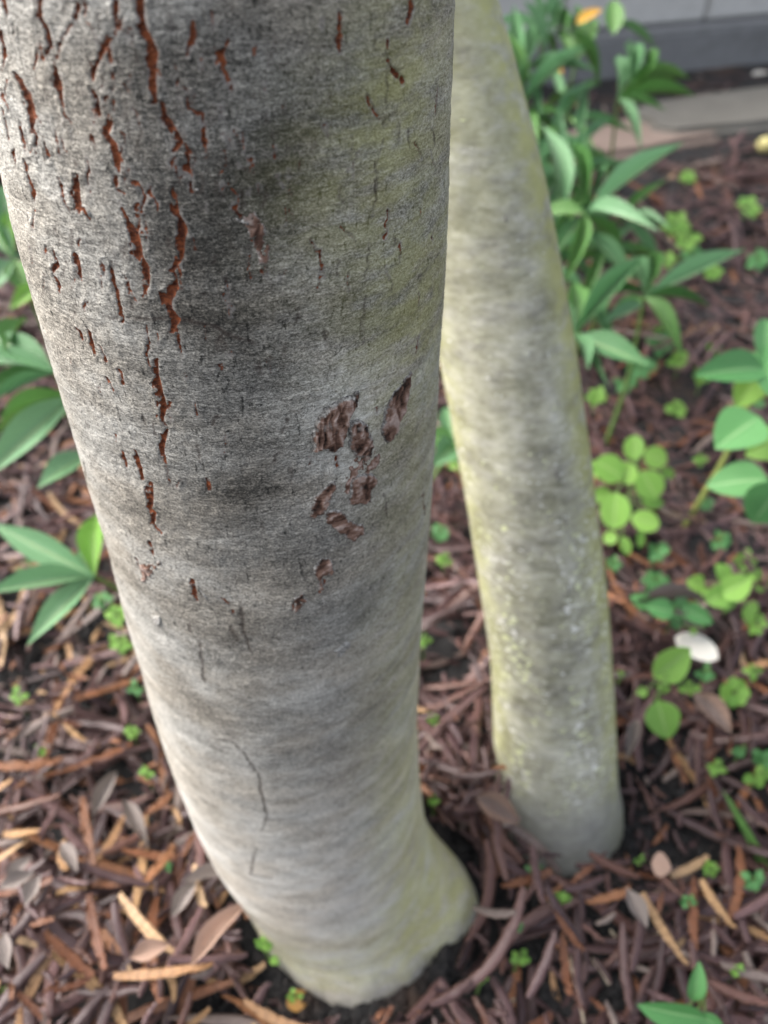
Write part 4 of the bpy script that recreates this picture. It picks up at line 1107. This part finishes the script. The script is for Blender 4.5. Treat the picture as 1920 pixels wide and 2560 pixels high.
# fallen leaves, petals, fruit, straws
def lying(name, label, cat, u0, v0, u1, v1, w, shape, mat, group=None, lift=.012):
    a = ground_hit(u0, v0, lift); b = ground_hit(u1, v1, lift); lh = max(litter(a[0], a[1]), litter(b[0], b[1])) + .004
    a = ground_hit(u0, v0, lh); b = ground_hit(u1, v1, lh)
    h = max(HMAP[int((q[1] - HY0) / HS), int((q[0] - HX0) / HS)] if (0 < int((q[0] - HX0) / HS) < HN and 0 < int((q[1] - HY0) / HS) < HM) else g_base(q[0], q[1]) for q in (a, b, (a + b) / 2))
    a[2] = b[2] = float(h) + .0015
    o = leaf(None, a, b, w, shape, mat, name=name, roll=random.uniform(-.2, .2), up=(0, -.1, 1))
    tag(o, label, cat, group)
    return o
def c7p(x, y): return (x / 2.074, 2000 + y / 2.074)
lying('dry_leaf', 'pale pink dry lance-shaped leaf lying beside the thick trunk', 'leaf', *c7p(1070,1020), *c7p(1320,690), .0135, 'dry', 'leaf_dry')
lying('dry_leaf', 'tan dry leaf lying under a split orange pod', 'leaf', *c7p(760,950), *c7p(950,880), .012, 'dry', 'leaf_dry')
lying('yellow_leaf', 'small orange-yellow fallen leaf at the foot of the thick trunk', 'leaf', 715, 2510, 775, 2480, .013, 'ovate', 'leaf_amber')
lying('dry_leaf', 'brown dry leaf lying between the two trunk bases', 'leaf', 1175, 2075, 1275, 2150, .018, 'dry', 'pod_grey')
lying('dry_leaf', 'broad brown dry leaf right of the oval-leaved seedling', 'leaf', 1735, 1730, 1830, 1830, .022, 'dry', 'pod_grey')
grp = 'grey dry leaves in the pod litter'
for q in [(400,640,330,800),(230,900,250,1080),(350,600,180,680),(180,600,300,480),(420,380,500,520)]:
    lying('dry_leaf', 'dull grey dry leaf lying among the pods', 'leaf', *c7p(*q[:2]), *c7p(*q[2:]), .010, 'dry', 'leaf_drygrey', grp)
for _ in range(26):
    u = r2.uniform(20, 1900); v = r2.uniform(1100, 2500); a = r2.uniform(0, 6.28); l = r2.uniform(120, 210)
    p = ground_hit(u, v)
    if not clear_of_trunks(np.array([p[0]]), np.array([p[1]]), .05)[0]: continue
    lying('dry_leaf', 'dull grey dry leaf lying among the pods', 'leaf', u, v, u + l * math.cos(a), v + l * math.sin(a) * .7, r2.uniform(.009, .013), 'dry', 'leaf_drygrey', grp)
lying('fallen_petal', 'large white fallen petal with a brown tip beside the mint-like weed', 'petal', 1690, 1585, 1800, 1640, .030, 'round', 'petal', lift=.02)
lying('fallen_petal', 'small white petal on the mulch strip below the wall', 'petal', 1885, 180, 1925, 172, .03, 'round', 'petal')
lying('fallen_petal', 'tan pod fragment curled beside the slim trunk base', 'pod fragment', 1620, 2170, 1670, 2185, .017, 'ovate', 'leaf_dry')
for (u0, v0, u1, v1) in [(760,700,830,1010),(850,700,940,830),(400,1000,540,880),(1130,620,1230,580),(950,590,1000,680),(1660,850,1560,980)]:
    a = ground_hit(1000 + u0 / 1.803, 2000 + v0 / 1.803, .01); b = ground_hit(1000 + u1 / 1.803, 2000 + v1 / 1.803, .01)
    pts = np.array([a * (1 - t) + b * t + np.array([0, 0, .003 * math.sin(t * 3.1)]) for t in np.linspace(0, 1, 7)])
    v, f = tube(pts, .0010, 6)
    tag(obj('straw_stalk', np_mesh('straw_stalk', v, f), M['straw']), 'thin pale straw stalk lying on bare soil between the trunks', 'straw', 'straw stalks')
# small yellow fruit on the far litter
fp = ground_hit(1905, 392)
bm = bmesh.new(); bmesh.ops.create_uvsphere(bm, u_segments=20, v_segments=14, radius=.017)
for v in bm.verts:
    q = v.co.normalized(); v.co *= 1 - .16 * max(0, q.z) ** 8 + .04 * math.sin(q.x * 5 + q.y * 3)
    v.co.z *= .9
me = bpy.data.meshes.new('fruit_body'); bm.to_mesh(me); bm.free()
for po in me.polygons: po.use_smooth = True
fe = empty('fallen_fruit', (fp[0], fp[1], float(g_base(fp[0], fp[1])) + .004)); tag(fe, 'small round yellow fruit lying below the paving stone', 'fruit')
q = obj('fruit_body', me, M['fruit'], fe); q.location = (0, 0, .018)
v, f = tube([(0, 0, .033), (.002, 0, .040), (.006, .001, .046)], [.0018, .0014, .0012], 6)
obj('fruit_stalk', np_mesh('fruit_stalk', v, f), M['twig'], fe)
